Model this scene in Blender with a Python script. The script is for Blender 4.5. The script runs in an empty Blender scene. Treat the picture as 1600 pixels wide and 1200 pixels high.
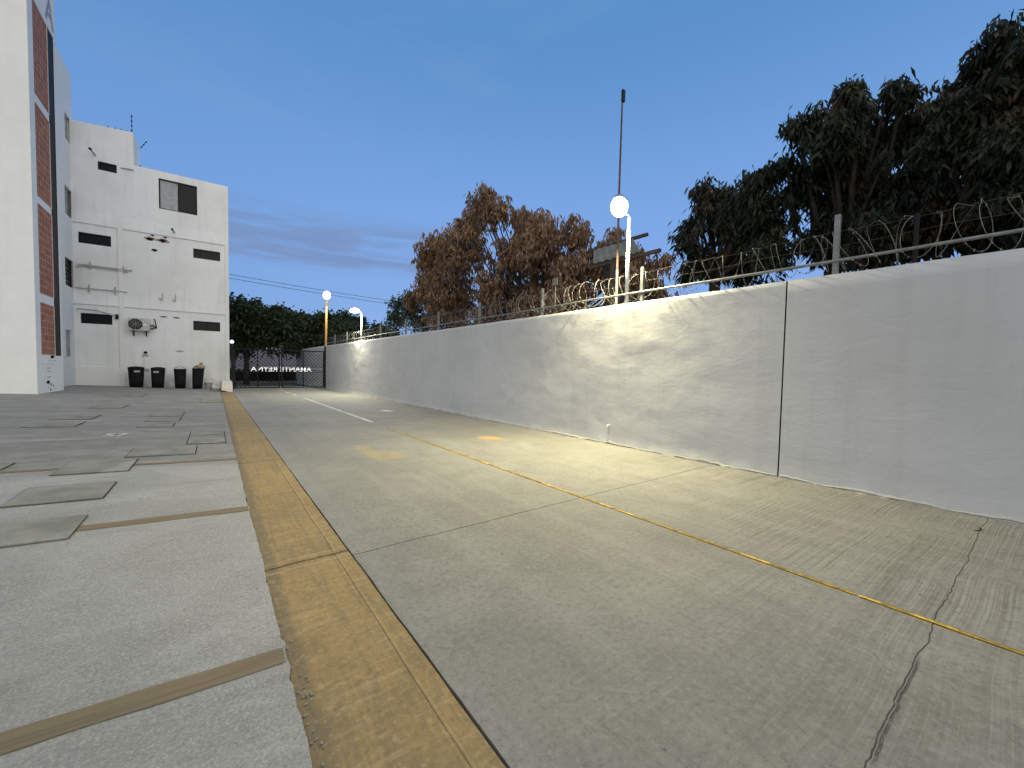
import bpy, bmesh, math, random
import numpy as np
from mathutils import Vector, Matrix, noise

SC = bpy.context.scene
COL = SC.collection
rnd = random.Random(7)

# ------------------------------------------------------------------ camera
F = 630.0                                    # focal length in pixels of a 1600 px wide picture
EYE = 1.2
def _camera_axes():
    dY = Vector((334-800, 600-565, -F)).normalized()      # along the drive
    dX = Vector((1700-800, 600-592, -F))                  # across the drive
    dX = (dX - dX.dot(dY)*dY).normalized()
    return Matrix((dX, dY, dX.cross(dY)))
R3 = _camera_axes()
cam_data = bpy.data.cameras.new('camera')
cam_data.sensor_width = 36.0
cam_data.lens = 36.0*F/1600
cam_data.clip_start = 0.05
cam_data.clip_end = 3000
cam = bpy.data.objects.new('camera', cam_data)
COL.objects.link(cam)
cam.matrix_world = Matrix.Translation((0, 0, EYE)) @ R3.to_4x4()
SC.camera = cam

# ------------------------------------------------------------------ node helpers
class X:
    """tiny wrapper: arithmetic on node sockets"""
    def __init__(s, nt, k): s.nt, s.k = nt, k
    def _m(s, op, *o):
        n = s.nt.nodes.new('ShaderNodeMath'); n.operation = op
        for i, v in enumerate((s,)+o):
            if isinstance(v, X): s.nt.links.new(v.k, n.inputs[i])
            else: n.inputs[i].default_value = v
        return X(s.nt, n.outputs[0])
    def __add__(s, o): return s._m('ADD', o)
    def __sub__(s, o): return s._m('SUBTRACT', o)
    def __mul__(s, o): return s._m('MULTIPLY', o)
    def abs(s): return s._m('ABSOLUTE')
    def max(s, o): return s._m('MAXIMUM', o)
    def min(s, o): return s._m('MINIMUM', o)
    def pow(s, o): return s._m('POWER', o)
    def floor(s): return s._m('FLOOR')
    def sin(s): return s._m('SINE')
    def ss(s, a, b, lo=0., hi=1.):
        n = s.nt.nodes.new('ShaderNodeMapRange'); n.interpolation_type = 'SMOOTHSTEP'
        s.nt.links.new(s.k, n.inputs[0])
        for i, v in enumerate((a, b, lo, hi)): n.inputs[i+1].default_value = v
        return X(s.nt, n.outputs[0])

class NT:
    def __init__(s, nt):
        s.nt = nt; nt.nodes.clear()
    def node(s, t): return s.nt.nodes.new(t)
    def link(s, a, b): s.nt.links.new(a.k if isinstance(a, X) else a, b)
    def coords(s, kind='Object'):
        n = s.node('ShaderNodeTexCoord'); return n.outputs[kind]
    def xyz(s, v):
        n = s.node('ShaderNodeSeparateXYZ'); s.link(v, n.inputs[0])
        return [X(s.nt, o) for o in n.outputs]
    def vec(s, a, b, c):
        n = s.node('ShaderNodeCombineXYZ')
        for i, v in enumerate((a, b, c)):
            if isinstance(v, X): s.link(v, n.inputs[i])
            else: n.inputs[i].default_value = v
        return n.outputs[0]
    def noise(s, v, scale, detail=4, rough=.55, dist=0.):
        n = s.node('ShaderNodeTexNoise'); s.link(v, n.inputs['Vector'])
        n.inputs['Scale'].default_value = scale; n.inputs['Detail'].default_value = detail
        n.inputs['Roughness'].default_value = rough; n.inputs['Distortion'].default_value = dist
        return X(s.nt, n.outputs[0])
    def voro(s, v, scale, feature='F1'):
        n = s.node('ShaderNodeTexVoronoi'); n.feature = feature; s.link(v, n.inputs['Vector'])
        n.inputs['Scale'].default_value = scale
        return X(s.nt, n.outputs['Distance'])
    def mix(s, fac, a, b):
        n = s.node('ShaderNodeMix'); n.data_type = 'RGBA'
        if isinstance(fac, X): s.link(fac, n.inputs[0])
        else: n.inputs[0].default_value = fac
        for v, i in ((a, 6), (b, 7)):
            if isinstance(v, tuple): n.inputs[i].default_value = (*v, 1)
            else: s.link(v, n.inputs[i])
        return n.outputs[2]
    def bump(s, h, strength, dist=.01, normal=None):
        n = s.node('ShaderNodeBump'); s.link(h, n.inputs['Height'])
        n.inputs['Strength'].default_value = strength; n.inputs['Distance'].default_value = dist
        if normal is not None: s.link(normal, n.inputs['Normal'])
        return n.outputs[0]
    def surface(s, color, rough=.8, normal=None, metal=0., emit=None, estr=0., spec=.4, trans=None):
        b = s.node('ShaderNodeBsdfPrincipled'); o = s.node('ShaderNodeOutputMaterial')
        if isinstance(color, tuple): b.inputs['Base Color'].default_value = (*color, 1)
        else: s.link(color, b.inputs['Base Color'])
        if isinstance(rough, X): s.link(rough, b.inputs['Roughness'])
        else: b.inputs['Roughness'].default_value = rough
        b.inputs['Metallic'].default_value = metal
        b.inputs['Specular IOR Level'].default_value = spec
        if normal is not None: s.link(normal, b.inputs['Normal'])
        if emit: b.inputs['Emission Color'].default_value = (*emit, 1); b.inputs['Emission Strength'].default_value = estr
        out = b.outputs[0]
        if trans is not None:
            t = s.node('ShaderNodeBsdfTranslucent'); m = s.node('ShaderNodeMixShader')
            s.link(color, t.inputs[0]); m.inputs[0].default_value = trans
            s.link(out, m.inputs[1]); s.link(t.outputs[0], m.inputs[2]); out = m.outputs[0]
        s.link(out, o.inputs[0])

def newmat(name):
    m = bpy.data.materials.new(name); m.use_nodes = True
    return m, NT(m.node_tree)

# ------------------------------------------------------------------ world: dusk sky, afterglow behind the camera
world = bpy.data.worlds.new("World"); SC.world = world; world.use_nodes = True
w = NT(world.node_tree)
gx, gy, gz = w.xyz(w.coords('Generated'))
sky = w.mix(gz.ss(-.02, .36), (.285, .455, .820), (.205, .395, .790))
sky = w.mix(gz.ss(.28, .66), sky, (.108, .280, .590))
sky = w.mix((gx - gy*.25).ss(.25, -.75, .0, .5), sky, (.110, .265, .56))
wisp = w.noise(w.vec(gx*1.2, gy*1.2, gz*4.), 1.6, 5, .6, .8)
sky = w.mix(wisp.ss(.50, .72)*.09, sky, (.34, .44, .68))
# thin grey-violet cloud bank low over the gate
cv = w.vec(gx*3.0, gy*3.0, gz*26.)
cn = w.noise(cv, 1.3, 7, .62, .6)
band = gz.ss(.195, .225) * gz.ss(.275, .335, 1., 0.)
azim = gx.ss(.40, .62, 1., 0.) * gy.ss(0., .3)
cfac = band * azim * cn.ss(.34, .58) * .85
sky = w.mix(cfac, sky, (.195, .290, .52))
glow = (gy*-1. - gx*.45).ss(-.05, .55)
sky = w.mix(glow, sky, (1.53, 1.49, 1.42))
sky = w.mix(gz.ss(.76, .97)*.9, sky, (.86, .83, .78))  # unseen zenith brightened, added as neutral top light for the ground
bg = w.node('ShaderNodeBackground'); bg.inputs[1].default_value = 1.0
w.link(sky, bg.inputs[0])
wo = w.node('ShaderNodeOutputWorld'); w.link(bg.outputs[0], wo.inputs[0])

SC.view_settings.view_transform = 'Standard'
SC.view_settings.look = 'None'
SC.view_settings.exposure = 0.0
SC.view_settings.gamma = 1.0
SC.cycles.max_bounces = 6
SC.cycles.sample_clamp_indirect = 4.0

# ------------------------------------------------------------------ reading points off known planes (build aid)
def ray(x, y): return R3 @ Vector((x-800, 600-y, -F))
def on_x(x, y, X0): r = ray(x, y); return Vector((0, 0, EYE)) + r*(X0/r.x)
def on_y(x, y, Y0): r = ray(x, y); return Vector((0, 0, EYE)) + r*(Y0/r.y)
def px_per_m(p):
    c = R3.transposed() @ (Vector(p)-Vector((0, 0, EYE))); return F/-c.z
FALL = -.0095; SIDE = .05; KX = .225          # the yard falls towards the gate, the plaza rises to the left
def gz_at(x, y): return FALL*(y-1.6) + SIDE*max(0., KX-x)
def on_g(x, y, side=False):
    r = ray(x, y); s = SIDE if side else 0.
    t = (-1.6*FALL + s*KX - EYE)/(r.z - FALL*r.y + s*r.x)
    return Vector((0, 0, EYE)) + r*t

# ------------------------------------------------------------------ mesh helpers
class MB:
    def __init__(s): s.v = []; s.f = []
    def quad(s, a, b, c, d):
        n = len(s.v); s.v += [tuple(a), tuple(b), tuple(c), tuple(d)]; s.f.append((n, n+1, n+2, n+3)); return s
    def poly(s, pts):
        n = len(s.v); s.v += [tuple(p) for p in pts]; s.f.append(tuple(range(n, n+len(pts)))); return s
    def box(s, a, b, M=None):
        x0, x1 = sorted((a[0], b[0])); y0, y1 = sorted((a[1], b[1])); z0, z1 = sorted((a[2], b[2]))
        n = len(s.v)
        vs = [(x0,y0,z0),(x1,y0,z0),(x1,y1,z0),(x0,y1,z0),(x0,y0,z1),(x1,y0,z1),(x1,y1,z1),(x0,y1,z1)]
        if M is not None: vs = [tuple(M @ Vector(q)) for q in vs]
        s.v += vs
        s.f += [tuple(n+i for i in q) for q in ((3,2,1,0),(4,5,6,7),(0,1,5,4),(1,2,6,5),(2,3,7,6),(3,0,4,7))]
        return s
    def prism(s, pts, d):
        """closed outline pts swept by vector d"""
        n = len(s.v); k = len(pts); d = Vector(d)
        s.v += [tuple(p) for p in pts] + [tuple(Vector(p)+d) for p in pts]
        s.f += [tuple(range(n+k-1, n-1, -1)), tuple(range(n+k, n+2*k))]
        s.f += [(n+i, n+(i+1) % k, n+k+(i+1) % k, n+k+i) for i in range(k)]
        return s
    def tube(s, pts, r, sides=8, cap=True):
        pts = [Vector(p) for p in pts]
        rs = r if isinstance(r, (list, tuple)) else [r]*len(pts)
        base = len(s.v); up = None
        for i, p in enumerate(pts):
            t = (pts[min(i+1, len(pts)-1)] - pts[max(i-1, 0)])
            t = t.normalized() if t.length > 1e-9 else Vector((0, 0, 1))
            if up is None: up = Vector((0, 0, 1)) if abs(t.z) < .9 else Vector((1, 0, 0))
            a = t.cross(up)
            if a.length < 1e-5: a = t.cross(Vector((.3, 1, .2)))
            a.normalize(); b = t.cross(a).normalized(); up = -b if False else up
            for k in range(sides):
                w_ = 2*math.pi*k/sides
                s.v.append(tuple(p + (a*math.cos(w_)+b*math.sin(w_))*rs[i]))
        for i in range(len(pts)-1):
            for k in range(sides):
                q = base+i*sides; k2 = (k+1) % sides
                s.f.append((q+k, q+k2, q+sides+k2, q+sides+k))
        if cap:
            s.f.append(tuple(base+k for k in reversed(range(sides))))
            s.f.append(tuple(base+(len(pts)-1)*sides+k for k in range(sides)))
        return s
    def lathe(s, prof, c=(0, 0, 0), sides=24, sx=1., sy=1.):
        base = len(s.v)
        for r, z in prof:
            for k in range(sides):
                a = 2*math.pi*k/sides
                s.v.append((c[0]+r*math.cos(a)*sx, c[1]+r*math.sin(a)*sy, c[2]+z))
        for i in range(len(prof)-1):
            for k in range(sides):
                q = base+i*sides; k2 = (k+1) % sides
                s.f.append((q+k, q+k2, q+sides+k2, q+sides+k))
        return s
    def build(s, name, m, parent=None, bevel=0., smooth=False, recalc=True):
        me = bpy.data.meshes.new(name); me.from_pydata(s.v, [], s.f); me.validate()
        if recalc:
            bm = bmesh.new(); bm.from_mesh(me); bmesh.ops.recalc_face_normals(bm, faces=bm.faces); bm.to_mesh(me); bm.free()
        me.materials.append(m)
        if smooth: me.polygons.foreach_set('use_smooth', [True]*len(me.polygons))
        o = bpy.data.objects.new(name, me); COL.objects.link(o)
        if parent: attach(o, parent)
        if bevel:
            b = o.modifiers.new('bevel', 'BEVEL'); b.width = bevel; b.segments = 2; b.limit_method = 'ANGLE'; b.angle_limit = .6
        return o
def world_loc(o):
    l = Vector(o.location); p = o.parent
    while p: l += p.location; p = p.parent
    return l
def attach(o, parent):                       # parents are never rotated or scaled; children keep their place
    o.location = Vector(o.location) - world_loc(parent); o.parent = parent
    return o
def tag(o, label=None, cat=None, group=None, kind=None):
    if label: o['label'] = label
    if cat: o['category'] = cat
    if group: o['group'] = group
    if kind: o['kind'] = kind
    return o
def thing(name, loc, label, cat, group=None):
    o = bpy.data.objects.new(name, None); COL.objects.link(o); o.location = loc
    o.empty_display_size = .2
    return tag(o, label, cat, group)
def part(mb, name, m, parent, **kw):
    o = mb.build(name, m, None, **kw); attach(o, parent)
    return o
def text_mesh(name, txt, m, size, depth, M, parent=None, xscale=1.):
    c = bpy.data.curves.new(name, 'FONT'); c.body = txt; c.size = size; c.extrude = depth; c.offset = size*.014
    c.align_x = 'CENTER'; c.resolution_u = 3
    t = bpy.data.objects.new('tmp', c); COL.objects.link(t)
    dg = bpy.context.evaluated_depsgraph_get(); me = bpy.data.meshes.new_from_object(t.evaluated_get(dg))
    bpy.data.objects.remove(t)
    me.transform(M @ Matrix.Diagonal((xscale, 1, 1, 1))); me.name = name; me.materials.clear(); me.materials.append(m)
    o = bpy.data.objects.new(name, me); COL.objects.link(o)
    if parent: attach(o, parent)
    return o

# ------------------------------------------------------------------ materials
def plain(name, c, rough=.6, metal=0., var=.12, scale=6., bump=.0, bs=40., spec=.4):
    m, n = newmat(name); v = n.coords('Object')
    a = n.noise(v, scale, 5, .6)
    lo = tuple(q*(1-var) for q in c); hi = tuple(min(1, q*(1+var)) for q in c)
    col = n.mix(a.ss(.3, .7), lo, hi)
    nb = n.bump(n.noise(v, bs, 4, .6), bump, .01) if bump else None
    n.surface(col, rough, nb, metal, spec=spec); return m
def emitter(name, c, s):
    m, n = newmat(name); n.surface((.8, .8, .8), .5, None, emit=c, estr=s); return m

def stucco(name, c, dirt, dirt_amt=.35, bump=.35, grime_z=None):
    m, n = newmat(name); v = n.coords('Object'); x, y, z = n.xyz(v)
    big = n.noise(v, .45, 5, .6); mid = n.noise(v, 3.2, 6, .65)
    streak = n.noise(n.vec(x*5., y*5., z*.35), 1., 5, .6)
    fine = n.noise(v, 26, 4, .7)
    col = n.mix(big.ss(.38, .68)*dirt_amt, c, dirt)
    col = n.mix(streak.ss(.50, .64)*dirt_amt*.55, col, dirt)
    col = n.mix(mid.ss(.35, .65)*.22, col, tuple(q*.86 for q in c))
    col = n.mix(fine.ss(.46, .36)*.16, col, tuple(q*.7 for q in c))
    if grime_z is not None:
        g = z.ss(grime_z, grime_z+.6, 1., 0.) * mid.ss(.35, .62)
        col = n.mix(g*.5, col, tuple(q*.6 for q in dirt))
    h = mid*.6 + fine*.7 + big
    n.surface(col, .88, n.bump(h, bump, .03), spec=.25); return m

M_white = stucco('white_render', (.83, .84, .83), (.61, .60, .56), .45, .30, 0.)
M_tower = stucco('cool_white_render', (.75, .76, .75), (.60, .62, .61), .30, .22)
M_trim = stucco('white_trim', (.80, .80, .78), (.64, .62, .56), .30, .15)

def wall_mat():
    m, n = newmat('grey_white_wall_paint'); v = n.coords('Object'); x, y, z = n.xyz(v)
    big = n.noise(v, .5, 4, .55); mid = n.noise(n.vec(x, y*1., z*1.8), 2.4, 7, .62, .3)
    fine = n.noise(v, 70, 3, .6); runs = n.noise(n.vec(x*4, y*6., z*.35), 1., 4, .6)
    c = n.mix(big.ss(.35, .7), (.450, .458, .462), (.400, .407, .410))
    c = n.mix(runs.ss(.50, .66)*.25, c, (.36, .365, .355))
    foot = (z + n.noise(v, 5., 5, .7)*.22).ss(.0, .17, 1., 0.)
    c = n.mix(foot*.45, c, (.50, .49, .46))
    c = n.mix(n.noise(v, 1.3, 3, .5).ss(.60, .70)*.35, c, (.38, .385, .37))
    h = mid*.75 + fine*.14
    n.surface(c, .82, n.bump(h, .20, .05), spec=.25); return m
M_wall = wall_mat()

M_fillet = stucco('foot_plaster', (.37, .37, .35), (.25, .245, .22), .8, .6)
def concrete(name, kind):
    m, n = newmat(name); v = n.coords('Object'); x, y, z = n.xyz(v)
    big = n.noise(v, .55, 6, .62, .4); mid = n.noise(v, 3.1, 7, .66, .3); fine = n.noise(v, 34, 6, .7); grain = n.noise(v, 160, 3, .7)
    warp = n.noise(v, .8, 3, .5)
    pits = n.voro(v, 9.).ss(.05, .11, 1., 0.) * n.noise(v, 2.1, 3, .5).ss(.56, .62)
    if kind == 'road':
        c = n.mix(big.ss(.32, .68), (.192, .190, .168), (.252, .249, .220))
        c = n.mix(mid.ss(.40, .70)*.5, c, (.155, .153, .136))
        # stiff-broom finish, drawn across the drive, dying out away from the camera
        by = y + warp*.045 + n.noise(n.vec(x*.9, y*.4, 0), 1., 1, .5)*.09 + ((x-3.4)*1.).max(0.).pow(2.)*.016
        b1 = n.noise(n.vec(x*.25, by*78., 0), 1., 3, .7); b2 = n.noise(n.vec(x*.18, by*13., 3.), 1., 2, .6)
        bm = (x*.55 - y*.42 + n.noise(v, .9, 3)*2.2).ss(1.2, 3.0)
        bm = (bm + .16) * n.noise(v, 1.7, 4, .6).ss(.30, .62)
        broom = (b1*.6 + b2*.7)
        c = n.mix((b1.ss(.48, .58)*.55 + b2.ss(.52, .62)*.26)*bm, c, (.125, .122, .102))
        c = n.mix(b1.ss(.47, .38)*bm*.45, c, (.32, .315, .285))
        # transverse joints
        wob = n.noise(n.vec(x*1.1, 0, 0), 2., 4, .6)*.10 - .05
        def line(y0, wd, amp=1.): return ((y + wob*amp - y0).abs()).ss(wd*.4, wd, 1., 0.)
        jr = n.noise(n.vec(x*3., 0, 0), 2., 5, .7)
        j = line(2.62, .0055, .5).max(line(.30, .0028, .8)).max(line(9.4, .016)*.5).max(line(13., .02)*.5) * jr.ss(.25, .5)
        # spalled lip beside the near joint
        sp = (y + wob*.8 - .289).abs().ss(.001, .006, 1., 0.) * (x*1. - 2.0).abs().ss(.30, .42, 1., 0.) * fine.ss(.40, .5)*.8
        sp2 = j.max(sp*.8)
        # formed strip along the groove
        edge = (x - .80).ss(0., .05, 1., 0.)*.22
        c = n.mix(edge, c, (.26, .26, .25))
        # faded paint: ochre ghosts on both lanes, tyre-worn
        def blot(cx, cy, rx, ry, a): 
            d = ((x-cx+(y-cy)*a)*(1/rx)).pow(2.) + ((y-cy)*(1/ry)).pow(2.)
            return (d + mid*1.2).ss(.7, 1.7, 1., 0.)
        col_y = blot(*P_OCHRE, .16, .75, 0.).max(blot(P_OCHRE[0]+.18, P_OCHRE[1]-.35, .20, .35, .0))
        c = n.mix(col_y*.5, c, (.36, .29, .11))
        c = n.mix(blot(*P_ORANGE, .22, .28, .2)*.7, c, (.50, .30, .07))
        c = n.mix(blot(*P_WHITE, .20, .35, 0.)*.75, c, (.62, .62, .62))
        # rusty yellow dust round the snapped chalk line
        dust = (x - 2.785 + n.noise(n.vec(0, y*6., 0), 1., 4, .7)*.05-.025).abs().ss(.008, .055, 1., 0.) * n.noise(v, 6., 5, .7).ss(.42, .62) * y.ss(6.5, 8.2, 1., 0.)
        c = n.mix(dust*.6, c, (.42, .27, .05))
        tyre = n.noise(n.vec(x*7., y*.22, 2.), 1., 4, .6)
        c = n.mix(tyre.ss(.52, .64)*.22, c, (.155, .152, .135)); c = n.mix(tyre.ss(.46, .36)*.18, c, (.30, .295, .265))
        scr = n.noise(n.vec((x+y)*26., (x-y)*.7, 1.), 1., 3, .6)
        c = n.mix(scr.ss(.66, .72)*n.noise(v, .9, 3).ss(.5, .6)*.35, c, (.42, .41, .37))
        oil = n.noise(v, .75, 5, .65, .5).ss(.64, .72)
        c = n.mix(oil*.35, c, (.10, .098, .088))
        stain = n.noise(v, 1.15, 6, .7, 1.).ss(.60, .74)
        c = n.mix(stain*.35, c, (.150, .147, .130))
        c = n.mix(pits*.8, c, (.11, .11, .10)); c = n.mix(sp2*.92, c, (.035, .033, .028))
        c = n.mix(fine.ss(.52, .62)*.30, c, (.33, .325, .295)); c = n.mix(fine.ss(.47, .38)*.45, c, (.105, .103, .090)); c = n.mix(grain.ss(.54, .66)*.25, c, (.12, .118, .10))
        h = fine*.55 + grain*.25 + mid*.35 + broom*bm*1.1 - sp2*1.6 - pits*.6
        n.surface(c, fine.ss(.3, .7, .62, .86), n.bump(h, .9, .016), spec=.3)
    elif kind == 'plaza':
        c = n.mix(big.ss(.40, .60), (.292, .294, .283), (.362, .363, .350))
        c = n.mix(mid.ss(.46, .62)*.40, c, (.30, .295, .275))
        old = (y + n.noise(v, 1.0, 4, .6)*1.0).ss(6.0, 7.0)
        c2 = n.mix(mid.ss(.42, .58), (.190, .186, .172), (.255, .250, .232))
        rows = n.noise(n.vec(x*.25, y*1.6, 0), 1., 4, .6)
        c2 = n.mix(rows.ss(.42, .62)*.6, c2, (.165, .162, .15))
        c = n.mix(old, c, c2)
        scuff = n.noise(n.vec(x*1.2, y*5., 0), 1., 5, .7, .8)
        c = n.mix(scuff.ss(.58, .76)*.5, c, (.52, .52, .51))
        ln = ((y-8.35+warp*.1).abs().ss(.015, .05, 1., 0.)).max((y-11.6+warp*.1).abs().ss(.02, .05, 1., 0.)).max((y-16.2).abs().ss(.02, .06, 1., 0.))
        c = n.mix(ln*.5, c, (.13, .125, .11))
        patch = n.noise(n.vec(x*.8, y*2.2, 5.), 1., 6, .65, .6)
        c = n.mix(patch.ss(.54, .66)*.30, c, (.50, .50, .485)); c = n.mix(patch.ss(.44, .34)*.35, c, (.21, .208, .195))
        c = n.mix(pits*.85, c, (.13, .13, .125))
        tuft = n.noise(v, 95, 5, .75)
        c = n.mix(tuft.ss(.51, .62)*.45, c, (.56, .55, .52)); c = n.mix(tuft.ss(.47, .37)*.55, c, (.20, .195, .18)); c = n.mix(fine.ss(.48, .36)*.35, c, (.23, .225, .21))
        h = tuft*.8 + fine*.8 + mid*.3 - pits
        n.surface(c, .86, n.bump(h, .9, .016), spec=.25)
    elif kind == 'ochre':
        c = n.mix(big.ss(.34, .66), (.225, .158, .068), (.300, .212, .092))
        c = n.mix(mid.ss(.44, .62)*.50, c, (.175, .130, .066))
        lx = n.noise(n.vec(x*30., y*1.2, 0), 1., 4, .6); tx = n.noise(n.vec(x*2., y*22., 0), 1., 4, .6)
        c = n.mix(lx.ss(.50, .62)*.5, c, (.165, .13, .075)); c = n.mix(tx.ss(.52, .64)*.32, c, (.38, .285, .155))
        # dark dirty band down the plaza side, trowel ridge down the road side
        ew = x + n.noise(n.vec(0, y*1.6, 0), 1., 5, .7)*.07
        c = n.mix(ew.ss(.295, .345, 1., 0.)*.62, c, (.118, .100, .066))
        ridge = (x - .615 + warp*.03 - .015).abs().ss(.004, .012, 1., 0.) * y.ss(7., 9., 1., 0.)
        c = n.mix(ridge*.25, c, (.38, .28, .14))
        jn = (y + n.noise(n.vec(x*3., 0, 0), 2., 4)*.06 - 2.72).abs()
        jj = jn.ss(.003, .014, 1., 0.); jw = (jn - .065).abs().ss(.0, .03, 1., 0.)
        j2 = ((y - 5.9).abs().ss(.004, .02, 1., 0.)).max((y + warp*.1 - 1.42).abs().ss(.002, .010, 1., 0.)*.12)
        c = n.mix((jj.max(j2))*.75, c, (.075, .055, .028)); c = n.mix(jw*.35, c, (.42, .32, .17))
        c = n.mix(fine.ss(.53, .64)*.40, c, (.40, .30, .17)); c = n.mix(fine.ss(.47, .37)*.45, c, (.13, .10, .055)); c = n.mix(grain.ss(.54, .66)*.3, c, (.12, .09, .05))
        h = fine*.35 + lx*.3 + tx*.25 + mid*.3 + ridge*.5 - jj*1.6 + jw*.6 - j2
        n.surface(c, .80, n.bump(h, .9, .016), spec=.3)
    elif kind == 'band':
        c = n.mix(big.ss(.35, .65), (.150, .122, .076), (.215, .172, .108))
        lx = n.noise(n.vec(x*1.5, y*50., 0), 1., 4, .65)
        c = n.mix(lx.ss(.42, .66)*.7, c, (.105, .088, .055)); c = n.mix(lx.ss(.62, .75)*.5, c, (.33, .27, .18))
        c = n.mix(fine.ss(.60, .76)*.4, c, (.30, .27, .21))
        h = lx + fine*.5
        n.surface(c, .85, n.bump(h, .6, .012), spec=.25)
    elif kind == 'cover':
        c = n.mix(mid.ss(.35, .65), (.165, .165, .145), (.23, .228, .20))
        c = n.mix(n.noise(v, 1.6, 4, .6, 1.).ss(.5, .7)*.5, c, (.33, .33, .31))
        h = fine*.6 + mid
        n.surface(c, .85, n.bump(h, .4, .01), spec=.25)
    elif kind == 'street':
        c = n.mix(mid.ss(.35, .65), (.055, .055, .058), (.085, .085, .088))
        n.surface(c, .8, n.bump(fine, .4, .01))
    elif kind == 'dirt':
        c = n.mix(mid.ss(.35, .65), (.10, .085, .06), (.16, .135, .095))
        n.surface(c, .95, n.bump(fine + mid, .6, .03))
    return m
def _xy(p): return (p.x, p.y)
P_OCHRE = _xy(on_g(577, 706)); P_ORANGE = _xy(on_g(765, 684)); P_WHITE = _xy(on_g(605, 641.5))
M_road = concrete('drive_concrete', 'road'); M_plaza = concrete('plaza_concrete', 'plaza')
M_ochre = concrete('ochre_concrete', 'ochre'); M_band = concrete('brown_infill', 'band')
M_cover = concrete('cover_concrete', 'cover'); M_street = concrete('asphalt', 'street'); M_dirt = concrete('bare_soil', 'dirt')
M_dark = plain('black_gap', (.012, .012, .011), .95, spec=.1)
M_black = plain('black_metal', (.009, .009, .011), .5, .2, spec=.2)
M_glass, n_ = newmat('dark_glass'); n_.surface((.010, .011, .013), .22, None, spec=.18)
M_glassg, n_ = newmat('pale_glass'); n_.surface(n_.mix(n_.noise(n_.coords('Object'), 1.5, 3).ss(.3, .7), (.22, .24, .24), (.34, .36, .36)), .25, None, spec=.5)
M_curtain = plain('grey_curtain', (.36, .38, .38), .8)
M_strip = plain('black_strip_glazing', (.006, .005, .006), .5, spec=.08)
M_galv = plain('galvanised_steel', (.19, .20, .195), .55, .5, .25, 9.)
M_rust = plain('rusty_steel', (.075, .05, .04), .75, .2, .4, 14., .3)
M_whitep = plain('white_paint', (.74, .74, .72), .5, 0, .08)
M_letter = emitter('white_letter_added_glow', (1., 1., 1.), .55)  # letters are no lamp; emission stands in for light falling on them
M_greyp = plain('grey_letter_paint', (.27, .29, .32), .7)
M_pvc = plain('grey_pipe', (.36, .37, .35), .5)
M_ac = plain('ac_casing', (.50, .51, .46), .5, 0, .12)
M_binp = plain('black_plastic', (.008, .008, .010), .6, 0, .3, 8., .15, 30., .15)
M_bag = plain('straw_coloured_bag', (.30, .23, .15), .7, 0, .4, 12., .5, 25.)
M_orange = plain('ochre_painted_pole', (.42, .24, .07), .55)
M_yline = plain('yellow_line_paint', (.52, .34, .03), .8, 0, .45, 22., .3, 60.)
M_wline = plain('worn_white_paint', (.50, .50, .49), .8, 0, .30, 9.)
M_block = stucco('chipped_white_block', (.72, .70, .66), (.45, .42, .37), .6, .6)
M_bark = plain('bark', (.030, .024, .018), .95, 0, .4, 9., .8, 20.)
M_lamp = emitter('lamp_glow', (1., .97, .86), 12.)
M_lampw = emitter('cool_lamp_glow', (.95, .99, 1.), 10.)
M_tube = emitter('tube_glow', (.88, .93, 1.), 5.)
M_dot = emitter('porch_glow', (1., .86, .66), 2.0)
M_brown = plain('brown_timber', (.05, .036, .027), .8, 0, .3, 12.)
M_sheet = plain('fibre_cement_sheet', (.12, .12, .10), .8, 0, .2, 3.)

def brick_mat():
    m, n = newmat('red_brick_lattice'); v = n.coords('Object'); x, y, z = n.xyz(v)
    b = n.node('ShaderNodeTexBrick'); n.link(n.vec(y, z, 0), b.inputs['Vector'])
    b.offset = 0.0
    for k, q in (('Color1', (.27, .085, .045, 1)), ('Color2', (.38, .135, .062, 1)), ('Mortar', (.40, .33, .28, 1))): b.inputs[k].default_value = q
    b.inputs['Scale'].default_value = 1.; b.inputs['Mortar Size'].default_value = .012
    b.inputs['Brick Width'].default_value = .27; b.inputs['Row Height'].default_value = .22
    c = n.mix(n.noise(v, 5., 4).ss(.4, .7)*.5, b.outputs[0], (.16, .055, .04))
    n.surface(c, .85, n.bump(n.noise(v, 40, 3), .3, .01)); return m
M_brick = brick_mat()

def leafmat(name, cols, trans=.25):
    m, n = newmat(name); v = n.coords('Object')
    a = n.noise(v, 7.5, 2, .5); b = n.noise(v, .9, 3, .6); c3 = n.noise(v, 23., 2, .5)
    c = n.mix(a.ss(.42, .58), cols[0], cols[1])
    c = n.mix(b.ss(.48, .66)*a.ss(.38, .56), c, cols[2])
    c = n.mix(c3.ss(.60, .70), c, cols[3])
    n.surface(c, .55, None, spec=.25, trans=trans); return m
L_dark = leafmat('dark_leaves', ((.009, .014, .007), (.018, .027, .012), (.060, .040, .022), (.065, .058, .038)))
L_brown = leafmat('dry_leaves', ((.135, .078, .045), (.250, .150, .090), (.360, .240, .155), (.050, .052, .028)))
L_green = leafmat('green_leaves', ((.022, .036, .017), (.038, .060, .026), (.058, .078, .032), (.11, .13, .07)))
L_mid = leafmat('mid_leaves', ((.030, .045, .022), (.045, .062, .028), (.08, .06, .03), (.10, .10, .05)))

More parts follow.
